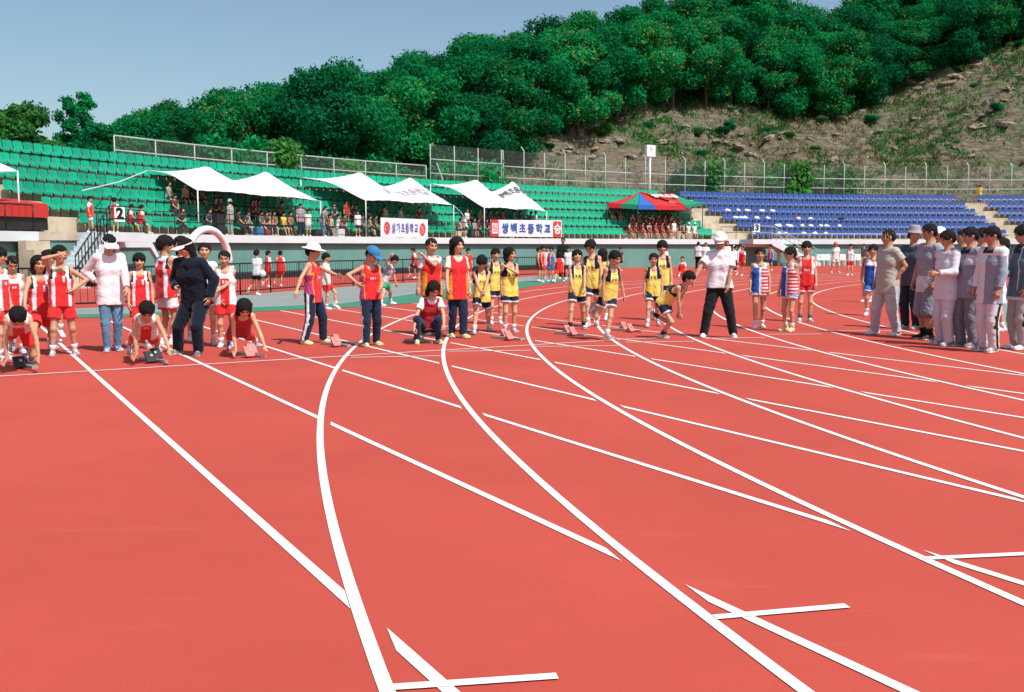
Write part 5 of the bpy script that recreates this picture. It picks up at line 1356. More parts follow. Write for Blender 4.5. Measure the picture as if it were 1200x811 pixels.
        if sleeve_c is not None:
            for nme in ('l', 'r'):
                e_, w_ = arms[nme]; S = sh[nme]
                for A, Bb in ((S, e_), (e_, w_)):
                    ab = Bb-A; t = np.clip(((P-A)@ab)/(ab@ab), 0, 1.2); dist = np.linalg.norm(P-(A+t[:, None]*ab), axis=1); c[(dist < .05*H) & (t > (.1 if A is S else 0)) & (np.abs(u) > .85)] = sleeve_c
        link(nm, make_mesh(nm, [(P, Fc_, c)], M_CLOTH))
    names = {'singlet': 'singlet', 'vest': 'vest', 'tee': 'shirt', 'polo': 'polo_shirt', 'long': 'sweatshirt', 'jacket': 'jacket'}
    if under is not None: upper(under[0], under[1], .007*H, .01*H, 'undershirt')
    if T is not None:
        e = {'singlet': .009, 'vest': .015, 'tee': .009, 'polo': .011, 'long': .010, 'jacket': .016}[T[0]]*H
        upper(T[0], T[1], e, (T[2] if len(T) > 2 and T[2] is not None else {'singlet': .06, 'vest': .09, 'tee': .07, 'polo': .015, 'long': .07, 'jacket': .055}[T[0]])*H, names[T[0]], T[3] if len(T) > 3 else None)
    # ---- belt for slacks
    if kind == 'slacks':
        f = Field(lo_b, hi_b, vx); 
        for s in (-1, 1): f.cone(waist-U*.012*H+Lp*s*.03*H, waist+U*.010*H+Lp*s*.03*H, .0685*H*g, .0685*H*g, k=.03, flat=True, flat0=True)
        P, Fc_ = f.mesh(); 
        if len(P): link('belt', make_mesh('belt', [(P, Fc_, np.array(BLK))], M_CLOTH))
    # ---- shoes and socks
    SL = .158*H if not adult else .160*H
    for nme, s in (('l', 1), ('r', -1)):
        a_, pitch, _ = feet[nme]; k_, a2 = legs[nme]
        Xd = nrm(Fv+L*s*.22); Xp = Xd*math.cos(pitch)-Z*math.sin(pitch); Zp = Z*math.cos(pitch)+Xd*math.sin(pitch)
        if lf is not None and nme == 'l' and len(lf) > 2 and isinstance(lf[2], str) or rf is not None and nme == 'r' and len(rf) > 2 and isinstance(rf[2], str):
            sh_dir = nrm(a2-k_); Xp = nrm(Xd-sh_dir*(Xd@sh_dir)); Xp = nrm(Xp*.85+sh_dir*.5); Zp = nrm(-sh_dir-Xp*(-sh_dir@Xp))
        Yp = np.cross(Zp, Xp); o = bpy.data.objects.new('shoe', shoe_mesh(tuple(shoe[0]), tuple(shoe[1]) if shoe[1] is not None else None)); COL.objects.link(o); o.parent = root
        org = a2-Zp*ank*.98+Xp*.0
        o.matrix_local = Matrix(((Xp[0]*SL, Yp[0]*SL, Zp[0]*SL, org[0]), (Xp[1]*SL, Yp[1]*SL, Zp[1]*SL, org[1]), (Xp[2]*SL, Yp[2]*SL, Zp[2]*SL, org[2]), (0, 0, 0, 1)))
        if sock is not None and kind in ('shorts', 'longshorts') and q != 'lo':
            b = MB(); u_ = (k_-a2); b.tube([Vector(a2-u_*.05), Vector(a2+u_*.16), Vector(a2+u_*.27)], [.0215*H*g+.004, .024*H*g+.005, .030*H*g+.004], 10)
            so_ = b.build('sock', mat('sock_%d' % int(sum(sock)*100), sock, .85, .05), root)
    # ---- hair, hat
    def place(me, nm, sc=1.0):
        o = bpy.data.objects.new(nm, me); COL.objects.link(o); o.parent = root; S = hh*sc
        o.matrix_local = Matrix(((Fh[0]*S, Lh[0]*S, Uh[0]*S, hc_[0]), (Fh[1]*S, Lh[1]*S, Uh[1]*S, hc_[1]), (Fh[2]*S, Lh[2]*S, Uh[2]*S, hc_[2]), (0, 0, 0, 1))); return o
    if hair: place(hair_mesh(hair, tuple(hc), hq == 'lo'), 'hair', rs.uniform(.955, 1.03))
    if hat: place(hair_mesh(hat[0], tuple(hat[1]), hq == 'lo'), 'hat', 1.06)
    root['_x'] = 0; del root['_x']
    return root, dict(H=H, arms=arms, sh=sh, neck=neck, pelc=pelc, Fv=Fv, L=L, hc=hc_, Fh=Fh, hh=hh, base=base, chest=chest)
# ================================================================== STARTING BLOCKS
M_PAD = mat('block_pad', (.55, .20, .19), .8, .15, 20.); M_RAILB = mat('block_rail', (.45, .42, .42), .4, .1, metal=.5); M_PADB = mat('block_pad_black', (.03, .03, .035), .7, .2)
def start_block(px, py, rz, dark, label):
    p = onG(px, py); root = empty('starting_block', p, rz); tag(root, label, 'starting block', 'starting blocks behind the start line')
    b = MB(); b.box((0, .05, .02), (.07, .62, .035)); b.build('rail', M_RAILB, root)
    for sx, y in ((-1, -.10), (1, .20)):
        M = Matrix.Translation((sx*.115, y, .08)) @ Matrix.Rotation(R_(-38), 4, 'X')
        b = MB(); b.box(None, (.12, .022, .15), M=M); b.build('foot_pad', M_PADB if dark else M_PAD, root)
        b = MB(); b.bar((sx*.10, y+.10, .02), (sx*.10, y-.01, .10), .03, .03); b.bar((sx*.03, y+.06, .03), (sx*.13, y+.06, .03), .03, .02); b.build('bracket', M_RAILB, root)
for i, (px, py, dk, lab) in enumerate([(31, 429, True, 'dark starting block under the crouching boy at the far left'), (182, 423, True, 'starting block under the crouching boy beside the jeans'), (296, 417, False, 'starting block behind the crouching girl with black hair'), (396, 405, False, 'pink padded starting block between the two children in hats'), (494, 401, True, 'black starting block held by the squatting girl'), (597, 398, False, 'pink padded starting block in front of the bobbed yellow girl'), (671, 393, False, 'pink padded starting block at the feet of the boy looking up'), (738, 389, False, 'pink padded starting block left of the bending boy')]):
    start_block(px, py, YAW_S+.30, dk, lab)
# ================================================================== PEOPLE NEAR THE START LINE
SH_N = (WHT, NAVY); SH_K = ((.55, .55, .55), BLK); SH_Y = ((.72, .66, .30), None); SH_B = (BLK, None); SH_G = ((.25, .26, .27), BLK); SH_W = (WHT, None)
RS = ('shorts', RED); NV = ('shorts', NAVY, WHT, .55); TP = ('track', NAVY, WHT)
GL = 'children and coaches at the left of the start line'; GM = 'children in red vests at mid start line'; GY = 'children in yellow singlets'; GR = 'men in grey at the right'
P = person
P('boy in red singlet and shorts at the left edge, seen in profile', 2, 421, 288, yaw=55, hn=8, hy=80, T=('singlet', 'redwhite'), B=RS, shoe=SH_K, group=GL)
P('small girl looking down in a white and red vest, second from the left edge', 19, 413, 298, yaw=10, hn=32, T=('singlet', 'redwhite'), B=RS, hair='pony', group=GL)
P('bobbed girl in a red vest with white sides looking at the camera', 44, 415, 283, yaw=18, hn=4, T=('singlet', 'redpanel'), B=RS, hair='bob', rh=(29, 356, .12), lf=(61, 408), rf=(38, 417), shoe=SH_N, skin=.15, group=GL)
P('child in white top and green shorts half hidden behind the bobbed girl', 57, 400, 292, yaw=55, T=('tee', 'whitegreen'), B=('shorts', (.02, .30, .20), WHT), rh=(50, 332, .2), lh=(62, 330, .1), rf=(71, 384, 'a', .1), hair='boy', group=GL, q='mid')
P('boy in red panelled singlet saluting to shade his eyes', 75, 415, 287, yaw=2, hn=-2, T=('singlet', 'redpanel', .05), B=RS, hair='short', rh=(71, 297, .17), re=(-1, .3, -.3), lh=(87, 338, .0), le=(1, -.5, -.3), rf=(62, 416), lf=(88, 414), shoe=SH_N, skin=.25, group=GL)
P('boy crouching on his marks at the far left, head down', 28, 436, H=1.36, yaw=0, lean=76, pel=(22, 383, -.42), lh=(50, 434, 0), rh=(8, 436, 0), lf=(36, 427), rf=(14, 421, 50), hn=62, T=('singlet', 'redwhite', .02), B=RS, shoe=SH_K, hand='ground', le=(1, -.2, 0), re=(-1, -.2, 0), hair='short', skin=.2, group=GL, hdir={'l': (.15, .75, -.45), 'r': (-.15, .75, -.45)})
P('woman in white sun visor, pale pink sweatshirt and jeans looking down', 131, 412, 273, yaw=6, hy=14, hn=34, T=('long', 'pinksweat', .10), B=('jeans', JEAN), hair='pony', hat=('visor', WHT), rh=(114, 330, -.08), re=(-1, -.3, 0), lh=(151, 353, .05), rf=(126, 411), lf=(138, 410), shoe=((.10, .20, .30), WHT), sock=None, adult=True, group=GL, fatk=.93)
P('black haired boy standing in a red and white singlet behind the crouching boy', 167, 408, 296, yaw=4, hn=4, T=('singlet', 'redpanel', .05), B=RS, hair='boy', shoe=SH_N, group=GL)
P('tall boy with cropped black hair turned away behind the woman in navy', 197, 404, 276, yaw=128, hy=95, T=('singlet', 'redpanel'), B=('shorts', WHT, RED), hair='short', shoe=SH_N, skin=.25, group=GL)
P('boy crouching on his marks in red beside the jeans, looking down the track', 181, 427, H=1.36, yaw=4, lean=60, pel=(170, 390, -.40), lh=(205, 425, 0), rh=(160, 427, 0), lf=(187, 415), rf=(150, 417, 50), hn=48, T=('singlet', 'redwhite', .02), B=('shorts', RED, WHT), shoe=SH_N, hand='ground', hair='short', skin=.2, group=GL, hdir={'l': (.2, .75, -.45), 'r': (-.2, .75, -.45)})
P('woman in navy tracksuit and white visor with long black hair, leaning forward', 222, 415, H=1.60, yaw=-28, lean=17, hy=-60, hn=20, pel=(230, 350, -.03), T=('jacket', (.006, .011, .026)), B=('track', (.006, .011, .024)), hair='long', hat=('visor', WHT), lh=(246, 347, .10), le=(1, -.4, 0), rh=(206, 336, .16), rf=(209, 414), lf=(233, 416), shoe=SH_G, adult=True, sock=None, group=GL)
P('girl with long black hair looking over the shoulder of the woman in navy', 216, 399, 276, yaw=-15, hn=12, T=('tee', WHT), B=RS, hair='long', q='mid', group=GL)
P('girl with folded arms, white shirt with red front, behind the navy tracksuit', 243, 403, 284, yaw=2, hn=0, T=('tee', WHT), B=('shorts', RED, WHT, .45), lh=(231, 322, .17), rh=(257, 319, .14), hair='pony', shoe=((.6, .45, .2), WHT), group=GL, skin=-.1)
P('girl in white and red vest with one arm across her waist', 266, 406, 293, yaw=-4, hn=12, T=('singlet', 'redwhite'), B=RS, lh=(252, 342, .16), le=(1, 0, -.3), rh=(258, 350, .06), hair='bun', shoe=SH_W, group=GL, skin=-.1)
P('crouching girl with black ponytail and one knee raised', 294, 419, H=1.38, yaw=8, lean=58, pel=(281, 388, -.38), lh=(315, 417, 0), rh=(277, 419, 0), lf=(303, 408), rf=(268, 410, 50), hn=45, T=('singlet', MAROON, .02), B=RS, shoe=((.08, .2, .35), WHT), hand='ground', hair='bob', group=GL, skin=-.1, hdir={'l': (.25, .75, -.4), 'r': (-.1, .75, -.45)})
# mid group
_, J = P('boy in white sun hat and red singlet reaching to the blue-capped child', 367, 404, 284, yaw=62, hn=10, hy=70, T=('singlet', 'redplain', .085), B=TP, hair='crew', hat=('sunhat', WHT), lh=(414, 331, .05), rh=(347, 342, .14), rf=(357, 403), lf=(379, 401), shoe=SH_Y, group=GM)
P('child in blue cap and red singlet with a hand on the hip', 434, 406, 288, yaw=22, hy=48, hn=36, T=('singlet', 'redplain', .03), B=TP, hair='crew', hat=('cap', (.035, .17, .34)), rh=(419, 332, .12), re=(-1, .2, -.1), lh=(446, 338, .05), shoe=SH_Y, skin=.2, rf=(429, 406), lf=(441, 404), group=GM)
P('child in white top and green shorts bending behind the blue-capped child', 449, 358, 290, yaw=70, lean=28, hn=30, T=('tee', 'whitegreen'), B=('shorts', (.02, .35, .15)), hair='boy', rh=(458, 300, .1), lf=(458, 356), q='mid', group=GM)
P('child walking hidden behind the boy in the sun hat', 384, 362, 296, yaw=75, T=('tee', WHT), B=RS, lf=(394, 356, 'a', 0, 20), q='mid', group=GM)
P('squatting girl in maroon vest gripping a black starting block', 502, 403, H=1.46, yaw=12, lean=22, pel=(503, 383, -.30), hy=28, hn=40, T=('vest', MAROON, -.01), under=('tee', WHT), B=('jeans', NAVY), hair='bob', rh=(483, 391, .15), re=(-1, 0, -.2), lh=(521, 385, .10), le=(1, 0, -.2), rf=(489, 403), lf=(514, 402.5), shoe=SH_Y, hand='grip', lk=(.15, .7, 1), rk=(-.15, .7, 1), skin=.1, group=GM)
P('tall girl in red vest over white shirt with a hand on her shoulder', 506, 392, 279, yaw=26, hn=10, T=('vest', 'redvest'), under=('tee', WHT), B=TP, hair='pony', lh=(497, 300, .14), le=(.9, .4, -.9), rh=(487, 350, .06), shoe=SH_Y, skin=.15, group=GM)
P('long haired girl in red vest over cream shirt standing in navy trousers', 535, 397, 278, yaw=24, hy=38, hn=2, T=('vest', 'redvest', .115), under=('tee', CREAM), B=TP, hair='long', rh=(524, 345, .1), rf=(529, 395), lf=(543, 396), shoe=SH_Y, group=GM)
P('boy in yellow singlet with hands clasped, nearest the long haired girl', 564, 391, 294, yaw=6, hn=30, T=('singlet', 'yellow', .07), B=NV, hair='boy', lh=(567, 344, .15), rh=(565, 345, .16), rf=(556, 392), lf=(573, 388), shoe=SH_N, group=GY)
P('yellow shirted child partly behind the bobbed girl', 581, 380, 291, yaw=14, T=('singlet', 'yellow'), B=NV, hair='boy', shoe=SH_W, q='mid', group=GY)
P('bobbed girl in yellow with a hand on her chest looking right', 597, 390, 290, yaw=20, hy=58, hn=3, T=('singlet', 'yellow', .075), B=NV, hair='bob', lh=(594, 313, .14), le=(1, .3, -.7), rh=(588, 350, .08), shoe=SH_N, group=GY)
P('boy in yellow with black socks tilting his face to the sun', 676, 388, 292, yaw=8, hn=-16, T=('singlet', 'yellow', .07), B=NV, hair='boy', sock=(.02, .02, .02), rh=(672, 345, .12), lh=(685, 345, .1), rf=(668, 388), lf=(684, 386), shoe=SH_N, group=GY)
P('tall girl in yellow looking down to the left, hair tied back', 695, 384, 280, yaw=-16, hy=-24, hn=30, side=-3, T=('singlet', 'yellow'), B=NV, hair='bun', lh=(706, 345, .05), shoe=SH_N, rf=(689, 384), lf=(700, 382), group=GY)
P('child in yellow seen from behind, right of the tall girl', 706, 376, 292, yaw=165, T=('singlet', 'yellowback'), B=NV, hair='bob', q='mid', group=GY)
P('boy in yellow stepping off one leg with the other foot raised behind', 714, 399, H=1.36, yaw=36, lean=14, hy=48, hn=22, pel=(713, 347, -.02), T=('singlet', 'yellow', .05), B=NV, hair='short', rf=(694, 364, 'a', -.22), lf=(711, 400), rh=(707, 355, .14), lh=(731, 345, -.12), shoe=SH_K, skin=.25, group=GY)
P('smiling girl in yellow standing with arms down, left of the bending boy', 764, 384, 296, yaw=0, hn=6, T=('singlet', 'yellow', .075), B=NV, hair='pony', rf=(759, 384), lf=(771, 382), shoe=SH_N, skin=.1, group=GY)
P('taller boy in yellow standing behind the smiling girl', 775, 376, 283, yaw=4, hn=5, T=('singlet', 'yellow'), B=NV, hair='boy', shoe=SH_N, group=GY)
P('boy in yellow bending forward on one leg with a low reaching hand', 780, 397, H=1.34, yaw=62, lean=52, hy=70, hn=18, pel=(778, 356, -.02), T=('singlet', 'yellow', .03), B=NV, hair='boy', rh=(797, 374, .16), re=(-.2, .4, -1), lh=(794, 372, -.05), rf=(776, 397), lf=(767, 369, 'a', -.2), sock=(.02, .02, .02), shoe=SH_N, skin=.15, group=GY)
_, JM = P('man in white flat cap, white polo shirt and black trousers standing astride', 841, 397, 274, yaw=-2, hn=26, T=('polo', (.72, .70, .74), .012), B=('slacks', (.010, .012, .016)), hair='crew', hat=('flatcap', WHT), rh=(811, 332, .06), re=(-1, -.4, 0), lh=(853, 343, .10), le=(1, -.3, 0), rf=(825, 396), lf=(859, 396), shoe=SH_W, skin=.75, adult=True, sock=None, fatk=1.08)
P('boy in blue, white and red striped singlet standing with crossed ankles', 888, 386, 291, yaw=4, hn=4, T=('singlet', 'triband', .085), B=('shorts', BLU, WHT, .35), hair='short', rf=(885, 386), lf=(893, 385), shoe=SH_W, skin=.1, group='boys in running singlets right of the man in white')
P('boy in striped singlet and yellow shoes seen from the side', 925, 389, 291, yaw=-40, hy=-60, hn=8, T=('singlet', 'triband', .08), B=('shorts', (.2, .3, .6), WHT, .4), hair='short', lh=(936, 348, .05), shoe=SH_Y, skin=.1, group='boys in running singlets right of the man in white')
P('boy in an all red running suit with white letters', 943, 378, 284, yaw=6, hn=4, T=('singlet', 'reddress', .05), B=('shorts', RED, WHT, .5), hair='boy', sock=(.12, .13, .14), shoe=SH_N, skin=.15, group='boys in running singlets right of the man in white')
# right group
P('boy in blue and white singlet with bright blue shorts left of the men', 1021, 371, 288, yaw=-8, T=('singlet', 'bluewhite'), B=('shorts', SKY, WHT), hair='short', shoe=SH_W, skin=.2, group=GR)
P('boy in dark purple singlet behind the boy in blue shorts', 1016, 355, 293, yaw=-25, hy=-60, T=('singlet', (.12, .06, .14)), B=('shorts', (.10, .10, .12)), hair='crew', shoe=SH_W, skin=.3, q='mid', group=GR)
P('young man in olive grey T-shirt and sweatpants with feet apart', 1038, 394, 270, yaw=-52, hy=-70, hn=6, T=('tee', 'greytee', .10), B=('pants', (.50, .49, .53)), hair='crew', rf=(1025, 393), lf=(1051, 395), lh=(1050, 328, .16), le=(.9, .2, -.5), shoe=SH_W, adult=True, skin=.35, sock=None, group=GR, fatk=1.05)
P('man in grey bucket hat and dark clothes behind the olive T-shirt', 1066, 387, 268, yaw=-35, hy=40, T=('tee', (.06, .08, .12)), B=('pants', (.02, .025, .04)), hair='crew', hat=('bucket', (.36, .30, .33)), shoe=((.2, .35, .5), WHT), adult=True, skin=.4, sock=None, q='mid', group=GR)
P('young man in grey and white shirt with knee length shorts and black socks', 1086, 399, 264, yaw=-52, hy=-68, hn=10, T=('tee', 'greywhite', .09), B=('longshorts', (.22, .23, .28)), hair='crew', sock=(.012, .012, .012), shoe=SH_B, adult=True, skin=.45, group=GR)
P('person in white cap and white shirt behind the men in grey', 1097, 389, 268, yaw=-20, T=('long', WHT), B=('pants', GREY), hair='crew', hat=('cap', WHT), adult=True, skin=.5, q='mid', sock=None, group=GR)
P('young man in lavender white sweatshirt with folded arms and pale trousers', 1108, 406, 272, yaw=-50, hy=-62, hn=12, T=('long', 'lav', .10), B=('pants', (.60, .61, .66)), hair='short', lh=(1098, 322, .20), le=(1, .3, -.8), rh=(1100, 320, .05), shoe=SH_N, adult=True, skin=.4, sock=None, group=GR)
P('young man in pale blue shirt between the folded arms and the dark collar', 1122, 398, 271, yaw=-58, T=('long', (.38, .42, .52)), B=('pants', SLATE), hair='crew', adult=True, skin=.3, sock=None, q='mid', group=GR)
P('young man in slate shirt with black collar and grey trousers, arm hanging', 1133, 408, 268, yaw=-55, hy=-68, hn=12, T=('tee', 'collar', .09), B=('pants', (.17, .19, .23)), hair='crew', shoe=SH_G, adult=True, skin=.4, sock=None, group=GR)
P('young man in dark slate clothes hidden behind the white pullover', 1148, 403, 269, yaw=-60, T=('long', SLATE), B=('pants', SLATE), hair='short', adult=True, skin=.4, sock=None, q='mid', group=GR)
P('young man in white pullover with black collar and striped pale trousers nearest the camera', 1160, 414, 267, yaw=-46, hy=-66, hn=18, T=('long', 'collarw', .11), B=('pants', (.64, .64, .68), BLK), hair='crew', shoe=SH_K, adult=True, skin=.45, sock=None, group=GR)
P('child with reddish face behind the white pullover', 1171, 390, 280, yaw=-75, T=('tee', (.5, .1, .15)), B=('shorts', BLU), hair='crew', q='mid', group=GR)
P('young man in dark pullover with pale piping at the right edge', 1193, 411, 266, yaw=-55, hy=-72, hn=12, T=('jacket', 'collarn', .10), B=('pants', (.36, .37, .36), BLK), hair='short', rh=(1178, 322, .0), shoe=SH_W, adult=True, skin=.4, sock=None, group=GR)
# whistle lanyard and paper
b = MB(); a_, c_ = onY(205, 318, 13.0), onY(206, 334, 12.95); b.tube([onY(203, 312, 13.05), a_, c_], .012, 6); o = b.build('whistle_cord', M_LINE, loc=a_); tag(o, 'white whistle cord hanging on the navy tracksuit', 'cord')
# ================================================================== CHILDREN FARTHER ROUND THE TRACK
GF = 'children far round the bend'
def F(lab, x, y, top, **k): k.setdefault('q', 'lo'); k.setdefault('group', GF); return P(lab, x, y, top, **k)
F('child in white shirt and dark shorts carrying a white ball beyond the railing', 299, 345, 292, yaw=150, T=('tee', WHT), B=('shorts', NAVY), lh=(309, 318, .1), lf=(292, 338, 'a', 0, 30), shoe=SH_W)
b = onG(299, 345); p = onY(308, 320, b.y-.15); import bmesh
bm = bmesh.new(); bmesh.ops.create_uvsphere(bm, u_segments=16, v_segments=10, radius=.10); me = bpy.data.meshes.new('ball'); bm.to_mesh(me); bm.free(); me.materials.append(M_LINE); [setattr(f, 'use_smooth', True) for f in me.polygons]
o = bpy.data.objects.new('ball', me); COL.objects.link(o); o.location = p; tag(o, 'white ball under the arm of the child beyond the railing', 'ball')
F('child in red vest jogging beyond the railing, next to the ball carrier', 316, 336, 293, yaw=120, T=('vest', RED), under=('tee', WHT), B=RS, rf=(309, 331, 'a', 0, 40))
F('child in red vest with white sleeves seen from behind beyond the railing', 327, 335, 293, yaw=165, T=('vest', RED), under=('tee', WHT), B=RS, lf=(322, 331, 'a', 0, 30))
F('child in red running at the wall left of the tall red vest girl', 485, 326, 290, yaw=-60, lean=10, T=('vest', RED), under=('tee', WHT), B=('shorts', NAVY), rf=(480, 321, 'a', 0, 40))
F('child in red shirt between the long haired girl and the yellow children', 549, 331, 291, yaw=10, T=('tee', RED), B=RS)
F('leftmost child of the far huddle in dark red', 631, 330, 290, yaw=80, T=('singlet', (.45, .03, .03)), B=('shorts', (.3, .02, .02)), sock=BLK)
F('child in red singlet with blue side in the far huddle', 636.5, 331, 288, yaw=60, T=('singlet', 'redblue'), B=RS)
F('child in white shirt at the back of the far huddle', 641, 327, 289, yaw=20, T=('tee', WHT), B=RS)
F('child in red and sky blue singlet in the middle of the far huddle', 646, 330, 289, yaw=-20, T=('singlet', 'redblue'), B=('shorts', SKY))
F('child in red vest and white sleeves with legs apart, back to the camera', 655, 332, 289, yaw=178, T=('vest', RED), under=('tee', WHT), B=RS, lf=(650, 332), rf=(661, 331), hair='bob')
F('tall adult in black beside the far huddle', 660, 327, 279, yaw=-10, T=('jacket', BLK), B=('slacks', BLK), adult=True, skin=.9, hair='crew')
F('white shirted child behind the adult in black', 666, 328, 289, yaw=0, T=('tee', WHT), B=('shorts', NAVY))
F('black haired child far behind the stepping boy', 727, 318, 290, yaw=0, T=('tee', (.05, .06, .08)), B=('shorts', NAVY))
F('child in red vest over white running towards the camera left of the man in white', 798, 325, 287, yaw=-5, T=('vest', RED), under=('tee', WHT), B=RS, hair='pony', lf=(803, 324, 30))
F('child in white shirt far behind the smiling yellow girl', 781, 319, 290, yaw=60, T=('tee', WHT), B=('shorts', WHT))
F('adult in white shirt and black trousers at the wall', 818, 318, 284, yaw=160, T=('polo', WHT), B=('slacks', BLK), adult=True, hair='crew')
F('adult in white shirt with black hair left of the cap', 827, 317, 285, yaw=20, T=('polo', WHT), B=('slacks', BLK), adult=True, hair='short')
F('brown haired adult in white shirt behind the man in white', 852, 318, 283, yaw=15, T=('tee', (.7, .66, .66)), B=('pants', GREY), hc=(.10, .04, .02), hair='bob')
F('dark haired person in white top far right of the man in white', 861, 319, 289, yaw=70, T=('tee', WHT), B=('slacks', BLK), hair='short')
F('child in red vest over white running far right of the man in white', 868, 324, 289, yaw=-30, T=('vest', RED), under=('tee', WHT), B=RS, hair='pony', rf=(864, 320, 'a', 0, 30))
F('child in blue and red singlet by the right hand stair', 903, 318, 288, yaw=-25, T=('singlet', 'redblue'), B=('shorts', BLU))
F('person in white behind the boys at the right hand stair', 931, 315, 287, yaw=0, T=('tee', WHT), B=('shorts', NAVY))
F('person in white with a pink cap walking in front of the white chairs', 977, 321, 284, yaw=15, T=('tee', WHT), B=('shorts', WHT), hat=('cap', (.75, .25, .28)), lf=(983, 321))
F('child in white singlet and red shorts in front of the white chairs', 996, 324, 287, yaw=-5, T=('singlet', WHT), B=RS)
F('person in dark clothes at the wall right of the white chairs', 1012, 313, 287, yaw=-5, T=('tee', (.08, .09, .1)), B=('shorts', GREY))
# ================================================================== SPECTATORS ON THE STAND
def stand_base(px, k=None):
    if k is None: p = atR(px, 64.65, Z_WALK); p.z = Z_WALK+.002; return p
    p = atR(px, row_R(k)-.30, row_z(k)); p.z = row_z(k); return p
def seated(lab, px, k, T, B=('shorts', NAVY), H=1.4, turn=0, **kw):
    base = stand_base(px, k); ph = phi_of(base); inw = Vector((-math.cos(ph), -math.sin(ph), 0)); yaw = math.degrees(math.atan2(inw.x, -inw.y))+turn
    q_ = proj_px(base); kw.setdefault('q', 'lo'); kw.setdefault('shoe', random.choice([SH_B, SH_G, SH_K])); kw.setdefault('sock', None)
    Fv = Vector((math.sin(R_(yaw)), -math.cos(R_(yaw)), 0)); pl_ = base+Vector((0, 0, .50))-Fv*.06; pp = proj_px(pl_)
    fx = base+Fv*.30; L = Vector((0, 0, 1)).cross(Fv)
    return person(lab, q_[0], q_[1], H=H, yaw=yaw, pel=(pp[0], pp[1], base.y-pl_.y), T=T, B=B, base=base, lean=kw.pop('lean', 8), group=kw.pop('group', 'spectators seated on the stand'), seat=(Fv, L), **kw)
def standing(lab, px, k, top, T, B=('shorts', NAVY), yaw=0, **kw):
    base = stand_base(px, k); q_ = proj_px(base); kw.setdefault('q', 'lo')
    return person(lab, q_[0], q_[1], H=kw.pop('H', 1.45), yaw=yaw, T=T, B=B, base=base, group=kw.pop('group', 'people standing on the stand'), **kw)
GREYG = (.32, .34, .28)
standing('child in red and white climbing the steps left of the number 2 board', 110, None, 0, ('vest', RED), ('shorts', WHT), yaw=70, under=('tee', WHT), lf=(104, 268), H=1.42)
standing('child in red vest standing behind the number 2 board', 136, None, 0, ('vest', RED), ('shorts', WHT), yaw=150, under=('tee', WHT), H=1.42)
seated('child in red vest sitting right of the number 2 board, nearer the board', 155, 0, ('vest', RED), under=('tee', WHT), turn=40)
seated('child in red vest sitting right of the number 2 board, farther from the board', 167, 0, ('vest', RED), under=('tee', WHT), turn=60)
for px, k, c, lab in [(199, 2, GREYG, 'spectator in grey green left of the first canopy pole'), (218, 2, (.55, .32, .28), 'spectator in salmon pink under the first canopy'), (228, 2, (.05, .06, .06), 'spectator in dark shirt beside the salmon shirt'), (237, 2, (.20, .13, .08), 'spectator in brown beside the dark shirt'), (291, 0, LGREY, 'seated spectator in pale grey right of the standing grey figure'), (300, 1, (.25, .22, .08), 'spectator in olive a row higher than the pale grey one'), (307, 0, (.10, .12, .12), 'dark clothed spectator under the middle of the first canopy'), (314, 0, (.5, .30, .10), 'spectator in ochre under the first canopy'), (322, 0, (.22, .12, .08), 'spectator in brown under the right peak'), (333, 0, (.75, .55, .05), 'spectator in yellow under the right peak of the first canopy'), (341, 0, (.3, .16, .10), 'spectator in rust beside the yellow shirt')]:
    seated(lab, px, k, ('tee', c), turn=random.uniform(-30, 30), hair=random.choice(['boy', 'bob', 'short']))
standing('tall spectator in grey green standing under the first canopy', 271, None, 0, ('tee', GREYG), ('slacks', (.30, .32, .26)), yaw=-120, H=1.62, adult=True, hat=('bucket', (.4, .4, .36)))
standing('spectator in plaid shirt standing at the right pole of the first canopy', 353, None, 0, ('tee', 'plaid'), ('pants', NAVY), yaw=20, H=1.62, adult=True)
standing('child in white beside the plaid shirt', 362, None, 0, ('tee', WHT), ('shorts', WHT), yaw=10, H=1.35)
standing('adult in slate blue leaning at the left pole of the second canopy', 379, None, 0, ('tee', (.20, .26, .33)), ('jeans', JEAN), yaw=60, H=1.6, adult=True, lean=20)
seated('spectator in beige beside the slate blue adult', 388, 0, ('tee', (.5, .42, .33))); seated('spectator lying back in pale clothes under the second canopy', 397, 0, ('tee', LGREY), turn=60)
standing('child in rusty red standing a row up under the second canopy', 407, 1, 0, ('tee', (.42, .05, .03)), ('shorts', (.35, .05, .04)), yaw=10, H=1.42)
standing('child in white standing at the front rail under the second canopy', 420, None, 0, ('tee', WHT), ('shorts', NAVY), yaw=0, H=1.42)
seated('black haired spectator behind the child in white', 418, 1, ('tee', (.04, .04, .05)))
for px, k, c, lab in [(434, 0, (.30, .25, .2), 'brown clad spectator left of the round badge banner'), (452, 1, (.5, .48, .36), 'spectator in cream above the left round badge'), (461, 0, (.05, .05, .06), 'dark haired spectator over the middle of the round badge banner'), (470, 1, (.5, .42, .40), 'spectator in beige pink above the round badge banner'), (540, 0, (.60, .25, .28), 'pink clad child left of the third canopy pole'), (548, 1, WHT, 'spectator in white a row above the pink clad child'), (556, 0, (.3, .3, .32), 'grey clad spectator by the third canopy pole'), (563, 1, (.28, .2, .1), 'brown clad spectator under the third canopy'), (575, 1, (.10, .11, .12), 'dark clad spectator over the left red block'), (590, 1, (.5, .04, .04), 'red clad child above the banner'), (603, 1, (.15, .16, .2), 'slate clad spectator above the banner'), (628, 1, WHT, 'white clad child above the right half of the banner')]:
    seated(lab, px, k, ('tee', c), turn=random.uniform(-30, 30), hair=random.choice(['boy', 'bob', 'short']))
standing('child in white stretching at the rail between the second and third canopies', 545, None, 0, ('tee', WHT), ('shorts', NAVY), yaw=-40, lean=25, H=1.4)
